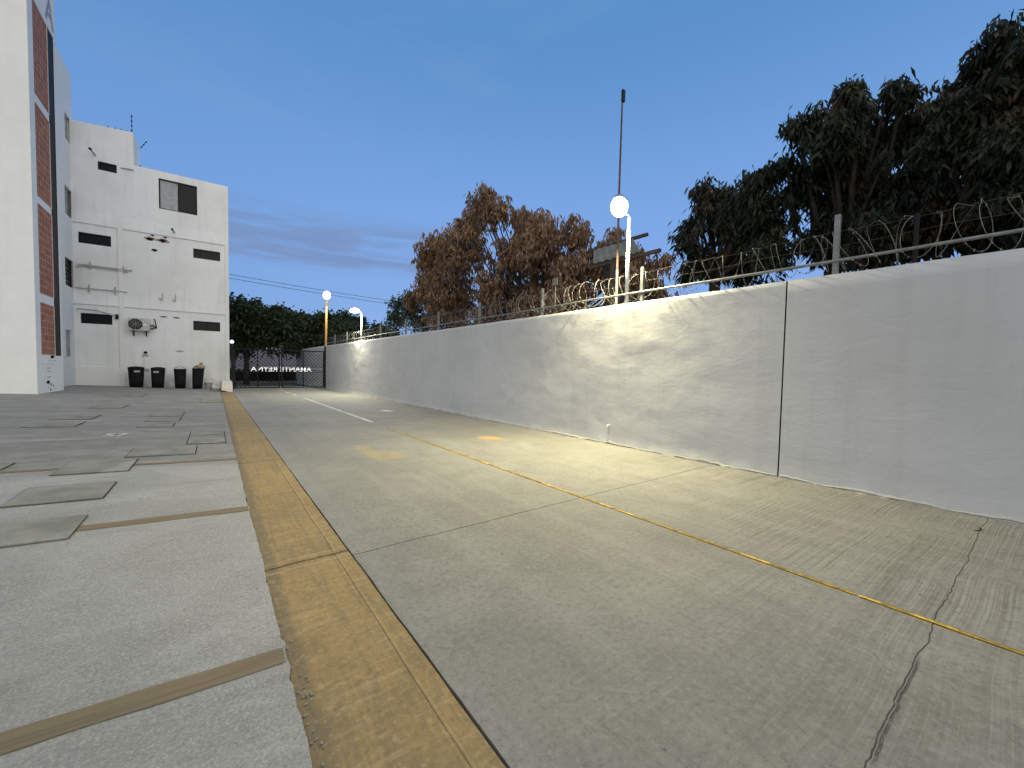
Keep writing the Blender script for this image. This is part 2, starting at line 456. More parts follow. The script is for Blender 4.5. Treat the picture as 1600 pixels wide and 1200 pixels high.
# ================================================================== THE SETTING
XW = 5.25                                    # inner face of the long wall
ZT = 2.245                                   # its top
YG = 25.4                                    # gate
YF = 26.2                                    # facade of the white block
XS0, XS1 = KX, .690                          # ochre strip
def gp(x, y, dz=0.): return (x, y, gz_at(x, y)+dz)
def sheet(name, x0, x1, y0, y1, m, nx=1, ny=1, dz=0., jitter=0.):
    mb = MB()
    xs = np.linspace(x0, x1, nx+1); ys = np.linspace(y0, y1, ny+1)
    for yy in ys:
        for xx in xs:
            j = jitter*noise.noise(Vector((xx*1.7, yy*1.7, 0))) if jitter else 0
            mb.v.append(gp(xx, yy, dz+j))
    for j in range(ny):
        for i in range(nx):
            a = j*(nx+1)+i; mb.f.append((a, a+1, a+nx+2, a+nx+1))
    o = mb.build(name, m, recalc=False); return tag(o, kind='structure')
g = MB().quad((-400, -400, -.62), (400, -400, -.62), (400, 900, -.62), (-400, 900, -.62)).build('ground', M_dirt, recalc=False); tag(g, kind='structure')
# slabs with a real groove between ochre strip and drive, closed below
sub = MB().quad(gp(XS0-.1, -7, -.05), gp(XS1+.1, -7, -.05), gp(XS1+.1, YG+.6, -.05), gp(XS0-.1, YG+.6, -.05)).build('groove_bed', M_dark, recalc=False); tag(sub, kind='structure')
def slab_edge(mb, x, y0, y1, n, dz, wob, sgn):
    pass
def slab(name, x0, x1, y0, y1, m, ny, w0, w1, dz=0.):
    """long slab; its two long edges wander by w0 / w1 metres, and have a 5 cm side face"""
    mb = MB(); cols = 12
    ys = [y0+(y1-y0)*(k/ny)**1.6 for k in range(ny+1)]
    for yy in ys:
        a = x0 + w0*(noise.noise(Vector((3.1, yy*2.3, 0))) + .6*noise.noise(Vector((7.7, yy*11, 0))))
        b = x1 + w1*(noise.noise(Vector((9.4, yy*2.1, 0))) + .6*noise.noise(Vector((1.7, yy*10, 0))))
        mb.v.append(gp(a, yy, dz-.05))
        for i in range(cols+1):
            xx = a+(b-a)*i/cols; mb.v.append(gp(xx, yy, dz))
        mb.v.append(gp(b, yy, dz-.05))
    W = cols+3
    for j in range(ny):
        for i in range(W-1):
            q = j*W+i; mb.f.append((q, q+1, q+W+1, q+W))
    o = mb.build(name, m, recalc=False); return tag(o, kind='structure')
slab('driveway', XS1+.014, XW+.12, -3, YG+.6, M_road, 500, .004, 0., -.004)
slab('kerb_strip', XS0, XS1, -3, YG-.2, M_ochre, 500, .0, .0035, .002)
# plaza, with a ragged edge lying on the strip
mb = MB(); ny = 600
for k in range(ny+1):
    yy = -3+(YF+3.2)*(k/ny)**1.5
    e = XS0 + .012*noise.noise(Vector((2.2, yy*3., 0))) + .008*noise.noise(Vector((5.2, yy*14., 0)))
    if 1.55 < yy < 1.95: e += .02*abs(noise.noise(Vector((.2, yy*30., 0))))
    for xx in (-14, -9, -5, -3, -2, -1.2, -.6, -.2, e): mb.v.append((xx, yy, gz_at(xx, yy)+.009))
    mb.v.append((e+.001, yy, gz_at(e, yy)-.05))
for j in range(ny):
    for i in range(9):
        a = j*10+i; mb.f.append((a, a+1, a+11, a+10))
tag(mb.build('plaza_pavement', M_plaza, recalc=False), kind='structure')
# crumbs of spilt mortar along the edge
mb = MB()
for k in range(60):
    yy = rnd.uniform(1.1, 2.1) if k < 70 else rnd.uniform(.8, 6.)
    xx = XS0+rnd.uniform(-.01, .035) + (.02 if 1.3 < yy < 1.75 else 0); s = rnd.uniform(.0012, .0038)
    M = Matrix.Translation(gp(xx, yy, .006)) @ Matrix.Rotation(rnd.uniform(0, 3), 4, 'Z') @ Matrix.Rotation(rnd.uniform(-.4, .4), 4, 'X')
    mb.box((-s*1.6, -s, -s*.4), (s*1.6, s, s*.4), M)
tag(mb.build('mortar_crumbs', M_cover), 'crumbs of pale mortar scattered along the ragged plaza edge', 'debris', kind='stuff')
# brown infill bands across the plaza
def band(y0, wd, xl, nm='paving_band', xr=XS0-.004):
    mb = MB(); N = 60
    for k in range(N+1):
        xx = xl+(xr-xl)*k/N
        o1 = .012*noise.noise(Vector((xx*4, y0, 1))); o2 = .012*noise.noise(Vector((xx*4, y0, 5)))
        mb.v += [gp(xx, y0-wd/2+o1, .0125), gp(xx, y0+wd/2+o2, .0125)]
    for k in range(N): mb.f.append((2*k, 2*k+2, 2*k+3, 2*k+1))
    tag(mb.build(nm, M_band, recalc=False), kind='structure')
yb1 = on_g(225, 1097, True).y; yb2 = on_g(259, 812, True).y; yb3 = on_g(290, 723, True).y
band(yb1, .105, -3.5); band(yb2, .12, -8.); band(yb3, .10, -9.)
# lines on the drive
XL = 2.785
def strip_line(name, x, wd, y0, y1, m, dz, n=200, gaps=None):
    mb = MB()
    for k in range(n):
        a = y0+(y1-y0)*k/n; b = y0+(y1-y0)*(k+1)/n
        if gaps and rnd.random() < gaps: continue
        j = lambda q: .0018*noise.noise(Vector((q*9, x, 0)))
        mb.quad(gp(x-wd/2+j(a), a, dz), gp(x+wd/2+j(a+3), a, dz), gp(x+wd/2+j(b+3), b, dz), gp(x-wd/2+j(b), b, dz))
    return tag(mb.build(name, m, recalc=False), kind='structure')
strip_line('yellow_line', XL, .022, -1, 8.1, M_yline, .0015, 700, .02)
mb = MB()
for k in range(700):
    a = -1+9.1*k/700; b = a+9.1/700
    if noise.noise(Vector((a*5, 3, 0))) < -.05: continue
    mb.quad(gp(XL-.0022, a, .0045), gp(XL+.0022, a, .0045), gp(XL+.0022, b, .0045), gp(XL-.0022, b, .0045))
tag(mb.build('line_groove', M_dark, recalc=False), kind='structure')
strip_line('white_line', XL+.03, .09, 9.0, 17.2, M_wline, .0015, 240, .04)
for k in range(5):
    y0 = 19.4+k*1.05
    tag(MB().quad(gp(XL-.06, y0, .0016), gp(XL+.10, y0, .0016), gp(XL+.10, y0+.5, .0016), gp(XL-.06, y0+.5, .0016)).build('lane_dash', M_yline if k % 2 else M_wline, recalc=False), kind='structure')

# street outside the gate
def flat(name, x0, x1, y0, y1, z, m): return tag(MB().box((x0, y0, z-.3), (x1, y1, z)).build(name, m), kind='structure')
flat('apron', -6, 16, YG+.62, YG+3.2, -.245, M_road)
flat('street', -60, 90, YG+3.2, YG+11., -.38, M_street)
flat('far_pavement', -60, 90, YG+11., YG+13., -.25, M_road)

# ================================================================== LONG WALL
def wall_segment(y0, y1, ny, nz, label, amp):
    mb = MB()
    ys = np.linspace(y0, y1, ny+1)
    for yy in ys:
        zb = gz_at(XW, yy)-.06
        for k in range(nz+1):
            zz = zb+(ZT-zb)*k/nz
            d = 0.
            if amp:
                p = Vector((0, yy*.85, zz*1.25))
                d = amp*(noise.noise(p)*1.0 + .55*noise.noise(p*2.7+Vector((4, 0, 0))) + .28*noise.noise(p*6.1))
                e = min(1, (yy-y0)/.5, (y1-yy)/.5+.2); d *= max(.15, e)
            foot = .018*max(0, 1-(zz-zb-.06)/.09)*(.6+.8*noise.noise(Vector((3, yy*5, 0))))
            if k == nz: d *= .6
            mb.v.append((XW-d-max(0, foot), yy, zz + (.006*noise.noise(Vector((8, yy*2.2, 0))) if k == nz else 0)))
        mb.v.append((XW+.15, yy, ZT)); mb.v.append((XW+.15, yy, zb))
    W = nz+3
    for j in range(ny):
        for i in range(W-1):
            a = j*W+i; mb.f.append((a, a+W, a+W+1, a+1))
    for q in (0, ny): mb.poly([mb.v[q*W+i] for i in (range(W-1, -1, -1) if q == 0 else range(W))])
    o = mb.build('boundary_wall', M_wall, smooth=False)
    for p in o.data.polygons: p.use_smooth = len(p.vertices) == 4 and abs(p.normal.x) > .7
    return tag(o, label, 'wall', 'segments of the long boundary wall')
YJ = 1.868
wall_segment(-3., YJ, 40, 16, 'smooth pale grey wall panel nearest the camera, right of the dark vertical joint', 0.)
far_wall = wall_segment(YJ+.016, 36., 560, 40, 'long pale painted wall beyond the dark joint, lumpy plaster under the bright lamp', .0095)
tag(MB().box((XW+.004, YJ-.001, -.1), (XW+.10, YJ+.017, ZT-.004)).build('joint_filler', M_dark), 'black filler strip inside the vertical wall joint', 'joint strip')
for wi, (ya, yb) in ((0, (-2.9, YJ-.01)), (1, (YJ+.03, 20.))):
    mb = MB(); N = int((yb-ya)/.035)
    for k in range(N+1):
        yy = ya+(yb-ya)*k/N; z0_ = gz_at(XW, yy)-.004
        a = .25+.9*noise.noise(Vector((1, yy*2.3, 0)))+.6*noise.noise(Vector((4, yy*11, 0))); b_ = .6+.8*noise.noise(Vector((7, yy*3.1, 0)))+.4*noise.noise(Vector((2, yy*13, 0)))
        a = max(.08, a); b_ = max(.1, b_)
        mb.v += [(XW-.045*a, yy, z0_-.003), (XW-.028*a, yy, z0_+.008*b_+.001), (XW-.020, yy, z0_+.022*b_+.002), (XW+.012, yy, z0_+.055*b_+.02)]
    for k in range(N):
        for i in range(3): q = 4*k+i; mb.f.append((q, q+4, q+5, q+1))
    wall_o = [o for o in COL.objects if o.name.startswith('boundary_wall') and o.parent is None][wi]
    attach(mb.build('foot_fillet', M_fillet, recalc=False), wall_o)
# little tap stub on the wall, twig at its foot
p = on_x(952, 664, XW)
t = thing('wall_tap', (XW-.01, p.y, p.z), 'small white pipe stub low on the long wall', 'tap')
part(MB().tube([(XW+.01, p.y, p.z), (XW-.05, p.y, p.z), (XW-.055, p.y, p.z-.03)], .008, 8), 'spout', M_whitep, t)
part(MB().tube([(XW-.012, p.y, p.z-.02), (XW-.008, p.y, p.z-.14)], .004, 6), 'pipe', M_pvc, t)
p = on_g(1532, 829)
mb = MB().tube([(p.x-.07, p.y+.03, p.z+.004), (p.x-.02, p.y, p.z+.006), (p.x+.03, p.y-.005, p.z+.007), (p.x+.08, p.y+.02, p.z+.004)], [.0015, .004, .0035, .001], 6)
tag(mb.build('curled_strip', M_dark), 'curled black strip of debris lying at the foot of the wall', 'debris')

# ================================================================== FENCE AND RAZOR WIRE ON THE WALL
XFN = XW+.075
t = thing('wall_top_fence', (XFN, 1.5, ZT), 'galvanised steel rail and posts standing along the top of the long wall', 'fence')
ZR = 2.40
posts = [(.85, 2.72, .016, M_black), (on_x(1305, 428, XFN).y, 2.88, .024, M_galv), (on_x(1003, 470, XFN).y, 2.78, .024, M_galv)]
posts += [(on_x(xx, yy, XFN).y, 2.80, .024, M_galv) for xx, yy in ((847, 491), (749, 507), (685, 516), (634, 523))]
yy = posts[-1][0]+2.6
while yy < 25: posts.append((yy, 2.80, .024, M_galv)); yy += 2.5
posts.insert(0, (-1.2, 2.85, .024, M_galv))
for yy, zt, r, m in posts:
    part(MB().box((XFN-r, yy-r, ZT-.03), (XFN+r, yy+r, zt)), 'post', m, t, bevel=.002)
part(MB().tube([(XFN-.02, -2.5+k*.9, ZR+.006*math.sin(k)) for k in range(32)], .017, 8), 'rail', M_galv, t, smooth=True)
mb = MB()
for z_, s_ in ((2.56, 1), (2.70, 3)):
    mb.tube([(XFN+.01, -2.5+k*.45, z_+.012*math.sin(k*1.9+s_)) for k in range(63)], .0022, 4)
part(mb, 'strand', M_rust, t)
def razor():
    pts = []; yy = -1.; ph = 0.; mb = MB(); bw = 0
    while yy < 24.8:
        n = 26; l2 = rnd.uniform(.025, .085)*rnd.choice((1, 1, -1))
        pitch = .10+.16*rnd.random() + (.10 if yy > 8 else 0)
        r = .185+.045*rnd.random(); lean = rnd.uniform(-.10, .10); cz = 2.49+rnd.uniform(-.015, .03)
        for k in range(n):
            a = ph+2*math.pi*k/n
            pts.append(Vector((XFN+.02+r*.95*math.sin(a), yy+pitch*(k/n)+lean*math.cos(a)+l2*math.sin(a), cz+r*math.cos(a))))
        yy += pitch
    mb.tube(pts, .0024, 4)
    q = pts[0]
    for i in range(0, len(pts)-1, 2):
        if pts[i].y > 12: break
        a = pts[i]; d = (pts[i+1]-a).normalized(); s = d.cross(Vector((0, 1, .3))).normalized()
        mb.quad(a+d*.012, a+s*.015, a-d*.012, a-s*.015)
    return mb
M_wire = plain('dull_razor_wire', (.17, .17, .165), .6, .3, .3, 9.)
tag(razor().build('razor_wire', M_wire, recalc=False), 'loose coil of silver razor wire looping along the fence rail on the wall', 'razor wire')

# ================================================================== LAMPS
def pole_lamp(base, top, head_dir, name, label, mpole, r, head, mglow, light, size, color, aim, group='lit street lamps', bulge=.13, spread=180):
    t = thing(name, base, label, 'street lamp', group)
    part(MB().tube([base, (base[0]+(top[0]-base[0])*.5, base[1]+(top[1]-base[1])*.5, (base[2]+top[2])/2), top], [r*1.05, r, r*.9], 12), 'pole', mpole, t, smooth=True)
    h = Vector(head_dir).normalized(); tp = Vector(top); e = tp + h*(head*.9) + Vector((0, 0, .06))
    part(MB().tube([tp-Vector((0, 0, .05)), tp+Vector((0, 0, .02)), tp+h*.12+Vector((0, 0, .05))], r*.6, 8), 'arm', mpole, t, smooth=True)
    # flat floodlight head, lens on its underside
    side = h.cross(Vector((0, 0, 1))).normalized(); up = side.cross(h).normalized()
    tilt = Matrix.Rotation(aim, 3, side); h2 = tilt @ h; u2 = tilt @ up
    c = tp + h2*(head*.55+.10) + Vector((0, 0, .07)); M = Matrix((h2, side, u2)).transposed().to_4x4(); M.translation = c
    hd = part(MB().box((-head*.36, -head*.2, .10), (head*.36, head*.2, .15), M), 'lamp_head', M_galv, t, bevel=.01)
    lm = MB(); pr = [(0, -bulge), (.4, -bulge*.95), (.72, -bulge*.77), (.93, -bulge*.5), (1, -bulge*.2), (.97, .02), (.85, .07), (.5, .11), (0, .12)]
    lm.lathe([(r_*head*.58, z_) for r_, z_ in pr], (0, 0, 0), 20, 1., .8); lm.v = [tuple(M @ Vector(q)) for q in lm.v]
    ln = lm.build('lens', mglow, smooth=True); attach(ln, hd)
    L = bpy.data.lights.new('lamp_light', 'AREA'); L.shape = 'RECTANGLE'; L.size = head*.8; L.size_y = head*.55; L.energy = light; L.color = color
    lo = bpy.data.objects.new('lamp_light', L); COL.objects.link(lo)
    Ml = Matrix((h2, side, u2)).transposed().to_4x4()
    L.spread = math.radians(spread); lo.rotation_euler = Ml.to_euler(); lo.location = c - u2*(bulge+.03); attach(lo, t)
    return t
b = on_x(979, 473, XFN); top = on_x(984, 338, XFN)
pole_lamp((XFN, b.y, ZT-.02), (XFN, b.y, top.z-.02), (-1, .05, 0), 'street_lamp', 'white pole lamp with glaring warm head, standing on the long wall beside the tall mast',
          M_whitep, .03, .25, M_lamp, 350., .2, (1., .885, .52), math.radians(16), bulge=.17, spread=156)
b = on_x(565, 533, XFN); top = on_x(563.5, 489, XFN)
pole_lamp((XFN, b.y, ZT-.3), (XFN, b.y, top.z), (-1, .05, 0), 'street_lamp', 'shorter white lamp on a bent arm, fixed to the wall near the gate',
          M_whitep, .04, .36, M_lampw, 300., .25, (1., .95, .72), math.radians(-4), bulge=.09)
b = on_y(508, 545, 29.); top = on_y(510.5, 470, 29.)
pole_lamp((b.x, 29., -.5), (top.x, 29., top.z), (-.2, -1, 0), 'street_lamp', 'yellow-brown painted pole with round glaring lamp, in the street behind the gate',
          M_orange, .07, .48, M_lamp, 200., .3, (1., .95, .78), math.radians(50), bulge=.26)
# ================================================================== MAST, AWNING BEHIND THE WALL
XM = XW+.32
b = on_x(963, 470, XM); tp = on_x(970.5, 146, XM)
t = thing('antenna_mast', (XM, b.y, -.6), 'very tall thin dark mast rising beside the bright wall lamp', 'mast')
part(MB().tube([(XM, b.y, -.6), (XM, b.y, 2.9)], .024, 10), 'lower_tube', M_galv, t)
part(MB().tube([(XM, b.y, 2.88), (XM, b.y+.01, 4.2), (XM, b.y+.0, tp.z)], [.020, .017, .013], 8), 'mast_tube', M_rust, t)
part(MB().box((XM-.03, b.y-.035, tp.z-.16), (XM+.03, b.y+.0, tp.z+.03)), 'tip_clamp', M_black, t)
xa, xb = 6.35, 7.2
p1 = on_x(1032, 391, xa); p2 = on_x(1012, 366, xb)
pl = on_x(930, 416, xa); ql = on_x(925, 391, xb)
t = thing('awning', (xa, p1.y, -.6), 'small grey sheet awning on dark beams behind the wall, right of the mast', 'awning')
part(MB().box((xa-.03, p1.y, p1.z-.03), (xa+.03, pl.y+.1, p1.z+.03)), 'beam', M_brown, t)
part(MB().box((xb-.03, p2.y, p2.z-.03), (xb+.03, ql.y+.1, p2.z+.03)), 'beam', M_brown, t)
mb = MB(); N = 24
ya0, ya1 = on_x(1004, 398, xa).y, pl.y; yb0, yb1 = on_x(985, 374, xb).y, ql.y
for k in range(N):
    P = []
    for q in (k/N, (k+1)/N):
        zz = .014*math.sin(q*N*1.6); P += [(xa-.06, ya0+(ya1-ya0)*q, p1.z+.05+zz), (xb+.06, yb0+(yb1-yb0)*q, p2.z+.05+zz)]
    mb.quad(P[0], P[1], P[3], P[2])
part(mb, 'roof_sheet', M_sheet, t)
pc = on_x(962, 420, xa)
part(MB().box((xa-.07, pc.y-.07, -.6), (xa+.07, pc.y+.07, p1.z-.03)), 'column', M_brown, t)
part(MB().box((xb-.05, pc.y+.9, -.6), (xb+.05, pc.y+1.0, p2.z-.03)), 'column', M_brown, t)
p = on_x(871, 441, XFN+.1)
t = thing('notice_plate', (XFN+.05, p.y, p.z), 'small blank pale plate wired to the fence in front of the brown tree', 'plate')
part(MB().box((XFN+.03, p.y-.07, p.z-.07), (XFN+.045, p.y+.07, p.z+.07)), 'plate', M_sheet, t, bevel=.004)
part(MB().tube([(XFN+.05, p.y, ZR), (XFN+.05, p.y, p.z+.05)], .006, 6), 'stay', M_galv, t)

# ================================================================== BUILDINGS
def holes_face(mb, f, u0, u1, v0, v1, holes, depth):
    """face in (u,v) with rectangular holes; f(u,v,d) -> point, d = depth into the wall; reveals modelled"""
    us = sorted({u0, u1, *[h[0] for h in holes], *[h[1] for h in holes]}); vs = sorted({v0, v1, *[h[2] for h in holes], *[h[3] for h in holes]})
    for i in range(len(us)-1):
        for j in range(len(vs)-1):
            cu, cv_ = (us[i]+us[i+1])/2, (vs[j]+vs[j+1])/2
            if any(h[0] < cu < h[1] and h[2] < cv_ < h[3] for h in holes): continue
            mb.quad(f(us[i], vs[j], 0), f(us[i+1], vs[j], 0), f(us[i+1], vs[j+1], 0), f(us[i], vs[j+1], 0))
    for a, b_, c, d in holes:
        for (p, q) in (((a, c), (b_, c)), ((b_, c), (b_, d)), ((b_, d), (a, d)), ((a, d), (a, c))):
            mb.quad(f(*p, 0), f(*q, 0), f(*q, depth), f(*p, depth))
def window(parent, f, h, depth=.10, fr=.035, bars=(.5,), mframe=M_black, panes=None, name='window', hbars=()):
    """frame with mullions and panes as a part (> pane sub-parts)"""
    a, b_, c, d = h; mb = MB()
    def bx(u0, u1, v0, v1, d0, d1):
        P = [f(u0, v0, d0), f(u1, v0, d0), f(u1, v1, d0), f(u0, v1, d0)]
        mb.prism(P, Vector(f(u0, v0, d1))-Vector(f(u0, v0, d0)))
    d0, d1 = depth-.05, depth-.005
    bx(a+.002, b_-.002, c+.002, c+fr, d0, d1); bx(a+.002, b_-.002, d-fr, d-.002, d0, d1)
    bx(a+.002, a+fr, c+fr, d-fr, d0, d1); bx(b_-fr, b_-.002, c+fr, d-fr, d0, d1)
    xs = [a+fr]+[a+(b_-a)*k for k in bars]+[b_-fr]
    for k in bars: bx(a+(b_-a)*k-fr*.4, a+(b_-a)*k+fr*.4, c+fr, d-fr, d0+.005, d1)
    for k in hbars: bx(a+fr, b_-fr, c+(d-c)*k-fr*.35, c+(d-c)*k+fr*.35, d0-.01, d1+.01)
    w_ = part(mb, name, mframe, parent)
    for i in range(len(xs)-1):
        m = panes[i] if panes else M_glass
        g_ = MB().quad(f(xs[i], c+fr, depth-.02), f(xs[i+1], c+fr, depth-.02), f(xs[i+1], d-fr, depth-.02), f(xs[i], d-fr, depth-.02))
        attach(g_.build('pane', m, recalc=False), w_)
    return w_
def rect_y(px, Y):                           # pixel corners on a plane facing the camera -> (x0,x1,z0,z1)
    P = [on_y(x, y, Y) for x, y in px]
    return ((P[0].x+P[3].x)/2, (P[1].x+P[2].x)/2, (P[2].z+P[3].z)/2, (P[0].z+P[1].z)/2)
def rect_x(px, X0):
    P = [on_x(x, y, X0) for x, y in px]
    return ((P[0].y+P[3].y)/2, (P[1].y+P[2].y)/2, (P[2].z+P[3].z)/2, (P[0].z+P[1].z)/2)

XT, YT0, YT1 = -4.42, 18.85, 21.6            # tower side face and its extent
XV = -5.0                                    # face of the set-back wing
# ---- white block facing the camera
XR = on_y(358, 500, YF).x; ZRr = on_y(357, 292, YF).z
XU = on_y(208.5, 230, YF).x; ZU = on_y(208, 207, YF).z
ZU2 = on_y(119, 187, YF).z
zb = -.3
B = thing('white_apartment_block', (XR-3, YF, zb), 'white three-storey block with small black windows and rubbish bins at its foot', 'building')
wins = {
 'a': [(152.5,251.5),(182.5,257.5),(182.5,270.5),(152.5,265)], 'b': [(248,279),(308,290.5),(308,336),(248,326)],
 'c': [(122,362),(173.5,369),(173.5,385.5),(122,379)], 'd': [(302,388),(344,394),(344,408),(302,403)],
 'e': [(126,489),(175.5,491.5),(175.5,507.5),(126,505)], 'f': [(302,501),(344,504),(344,518),(302,516)]}
W = {k: rect_y(v, YF) for k, v in wins.items()}
fy = lambda u, v, d: (u, YF+d, v)
mb = MB()
holes_face(mb, fy, XV, XR, zb, ZRr, [W[k] for k in 'bcdef' ]+[W['a']], .14)
# upper left storey
mb.quad(fy(XV, ZRr, 0), fy(XU, ZRr, 0), fy(XU, ZU, 0), fy(XV, ZU2-.05, 0))
YD = on_x(218, 230, XU).y
mb.quad((XU, YF, ZRr), (XU, YD, ZRr), (XU, YD, ZU), (XU, YF, ZU))
mb.quad((XV, YF, ZU2-.05), (XU, YF, ZU), (XU, YD, ZU), (XV, YD, ZU2-.05))
mb.quad((XV, YD, ZRr), (XU, YD, ZRr), (XU, YD, ZU), (XV, YD, ZU2-.05))
mb.quad((XR, YF, zb), (XR, YF+9, zb), (XR, YF+9, ZRr), (XR, YF, ZRr))
mb.quad((XV, YF+.9, ZRr-.35), (XR, YF+.9, ZRr-.35), (XR, YF+9, ZRr-.35), (XV, YF+9, ZRr-.35))
mb.quad((XV, YF+9, zb), (XR, YF+9, zb), (XR, YF+9, ZRr), (XV, YF+9, ZRr))
mb.quad((XV, YF, ZRr), (XR, YF, ZRr), (XR, YF+.15, ZRr), (XV, YF+.15, ZRr))
part(mb, 'wall', M_white, B, recalc=False)
if W['a'][3] > ZRr: print('WARN window a above roof', W['a'], ZRr)
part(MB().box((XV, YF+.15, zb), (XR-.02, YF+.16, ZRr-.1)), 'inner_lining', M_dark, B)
# pilasters and tapered floor beams
def pil(x0, x1, z0, z1, d=.05):
    return MB().box((x0, YF-d, z0), (x1, YF-.001, z1))
xp0, xp1 = on_y(184.5, 420, YF).x, on_y(192.5, 420, YF).x
z2 = (on_y(193.6, 359, YF).z + on_y(351.6, 383, YF).z)/2; z1 = (on_y(192, 479.4, YF).z+on_y(352.4, 492, YF).z)/2
xc = on_y(352, 500, YF).x
part(pil(xp0, xp1, zb, z2, .045), 'pilaster', M_trim, B, bevel=.012); part(pil(xc, XR+.002, zb, z2, .045), 'pilaster', M_trim, B, bevel=.012)
def tbeam(z, x0, x1, h=.55, d=.055):
    P = [(x0, YF-d, z), (x0, YF-.001, z+h), (x0, YF-.001, z)]
    return MB().prism(P, (x1-x0, 0, 0))
for z_ in (z2, z1):
    part(tbeam(z_, XV, xp0-.003), 'floor_beam', M_white, B); part(tbeam(z_, xp1+.003, xc-.003), 'floor_beam', M_white, B)
part(MB().box((XV, YF-.03, zb), (xp0-.004, YF-.001, on_y(150, 573, YF).z)), 'plinth', M_trim, B, bevel=.008)
for k, bars, panes in (('a', (.55,), None), ('b', (.5,), [M_curtain, M_glass]), ('c', (.33, .66), None), ('d', (.25,), None), ('e', (.5,), None), ('f', (.5,), None)):
    window(B, fy, W[k], .12, .045 if k != 'b' else .05, bars, panes=panes)
# pipes and clamps
def wall_pipe(pts, r, clamps=(), off=.05, m=M_pvc, nm='pipe'):
    P = [on_y(x, y, YF-off) for x, y in pts]
    mb = MB().tube(P, r, 8)
    for x, y, h in clamps:
        c = on_y(x, y, YF-off); mb.box((c.x-.02, YF-off-.03, c.z-h), (c.x+.02, YF-.001, c.z+h))
    return part(mb, nm, m, B)
wall_pipe([(121, 415), (124, 412.5), (207, 423)], .022, [(140.5, 414.5, .16), (193, 421, .16)])
wall_pipe([(119, 417), (130, 415.5), (200, 425)], .018)
wall_pipe([(118, 449), (199, 456.5)], .022, [(139.5, 451, .18), (180, 454.5, .18)])
wall_pipe([(119, 482), (150, 485), (182, 494), (184, 493)], .035, off=.2)
part(MB().tube([on_y(182.5, 492, YF-.22), on_y(182.5, 497, YF-.10), on_y(182.5, 497, YF)], .06, 8), 'pipe_elbow', M_black, B)
wall_pipe([(189, 262), (209, 265.5)], .025)
for (x, y), (x2, y2) in (((149, 243), (141.5, 233.5)), ((273, 364), (269.5, 359))):
    a = on_y(x, y, YF); c = on_y(x2, y2, YF-.35)
    part(MB().tube([a, c], .035, 8), 'spout', M_pvc, B); part(MB().tube([c, c+(c-a).normalized()*.07], .05, 8), 'spout_cap', M_black, B)
for x, y in ((253, 468), (273.5, 470)):
    a = on_y(x, y, YF); mb = MB().tube([on_y(x+1, y-10, YF-.01), on_y(x+1, y-4, YF-.04), on_y(x-.5, y, YF-.18)], .018, 6); mb.tube([on_y(x-4, y-2, YF-.02), on_y(x+1, y+1, YF-.16)], .02, 6)
    part(mb, 'wall_bracket', M_pvc, B)
def blot(px, py, rx, ry, m, nm, proud=.004, seed=0, n=14):
    c = on_y(px, py, YF-proud); s = 1/px_per_m(c); pts = []
    for k in range(n):
        a = 2*math.pi*k/n; q = 1+.45*noise.noise(Vector((math.cos(a)*2, math.sin(a)*2, seed+px)))
        pts.append((c.x+rx*s*math.cos(a)*q/1.0*1.25, YF-proud, c.z+ry*s*math.sin(a)*q))
    return part(MB().poly(pts), nm, m, B)
M_exp = plain('exposed_brick', (.34, .235, .19), .9, 0, .4, 10.)
for x, y, rx, ry in ((235, 373, 6, 3.), (255.5, 376.5, 6, 3.)): blot(x, y, rx, ry, M_exp, 'plaster_patch')
for x, y, rx, ry in ((234, 373.5, 3.4, 2.2), (238, 367.8, 2.0, 1.1), (254, 376, 3.6, 2.2), (258, 371, 2., 1.2), (241, 391, 3., 2.2), (256, 495, 3.6, .9), (275.5, 496.5, 3.2, .9)):
    blot(x, y, rx, ry, M_dark, 'wall_hole', .008)
blot(281, 549, 4.5, 1.5, M_pvc, 'plaster_scuff')
# wall lantern, conduit
c = on_y(228, 551, YF)
part(MB().lathe([(0, -.06), (.06, -.04), (.075, 0), (.05, .05), (0, .07)], (c.x, YF-.12, c.z), 12), 'wall_lantern', M_black, B, smooth=True)
c2 = on_y(228, 555.5, YF)
part(MB().box((c2.x-.14, YF-.06, c2.z-.03), (c2.x+.10, YF-.001, c2.z+.03)), 'lantern_bracket', M_pvc, B, bevel=.01)
part(MB().box((c2.x-.07, YF-.04, zb), (c2.x+.02, YF-.001, c2.z-.035)), 'conduit', M_white, B, bevel=.01)
part(MB().box((c2.x-.10, YF-.07, on_y(228, 580, YF).z), (c2.x+.12, YF-.045, on_y(228, 576, YF).z)), 'switch_box', M_pvc, B, bevel=.01)
# insulator mast and knobs on the roof edge
def insul(base, top, nm='fence_insulator', k=4, r=.035):
    mb = MB().tube([base, top], .012, 6); d = Vector(top)-Vector(base)
    for i in range(k):
        c = Vector(base)+d*((i+.6)/k); mb.lathe([(0, -.035), (r, -.02), (r, .02), (0, .035)], tuple(c), 8)
    return part(mb, nm, M_black, B)
a = on_y(206, 203, YF+.1); insul((a.x, YF+.1, ZU-.02), (a.x, YF+.1, on_y(205.5, 179, YF+.1).z))
for x, y in ((168, 198), (179, 200.5), (188, 202.5), (197, 204.5)):
    a = on_y(x, y, YF+.1); insul((a.x, YF+.1, a.z-.14), (a.x+.03, YF+.1, a.z+.05), k=1)
a = on_x(218, 232, XU); insul((XU+.02, a.y, a.z), (XU+.28, a.y, a.z+.45), k=3)
a = on_y(219, 258, YF+.1); insul((a.x, YF+.1, ZRr-.03), (a.x, YF+.1, ZRr+.10), k=1)

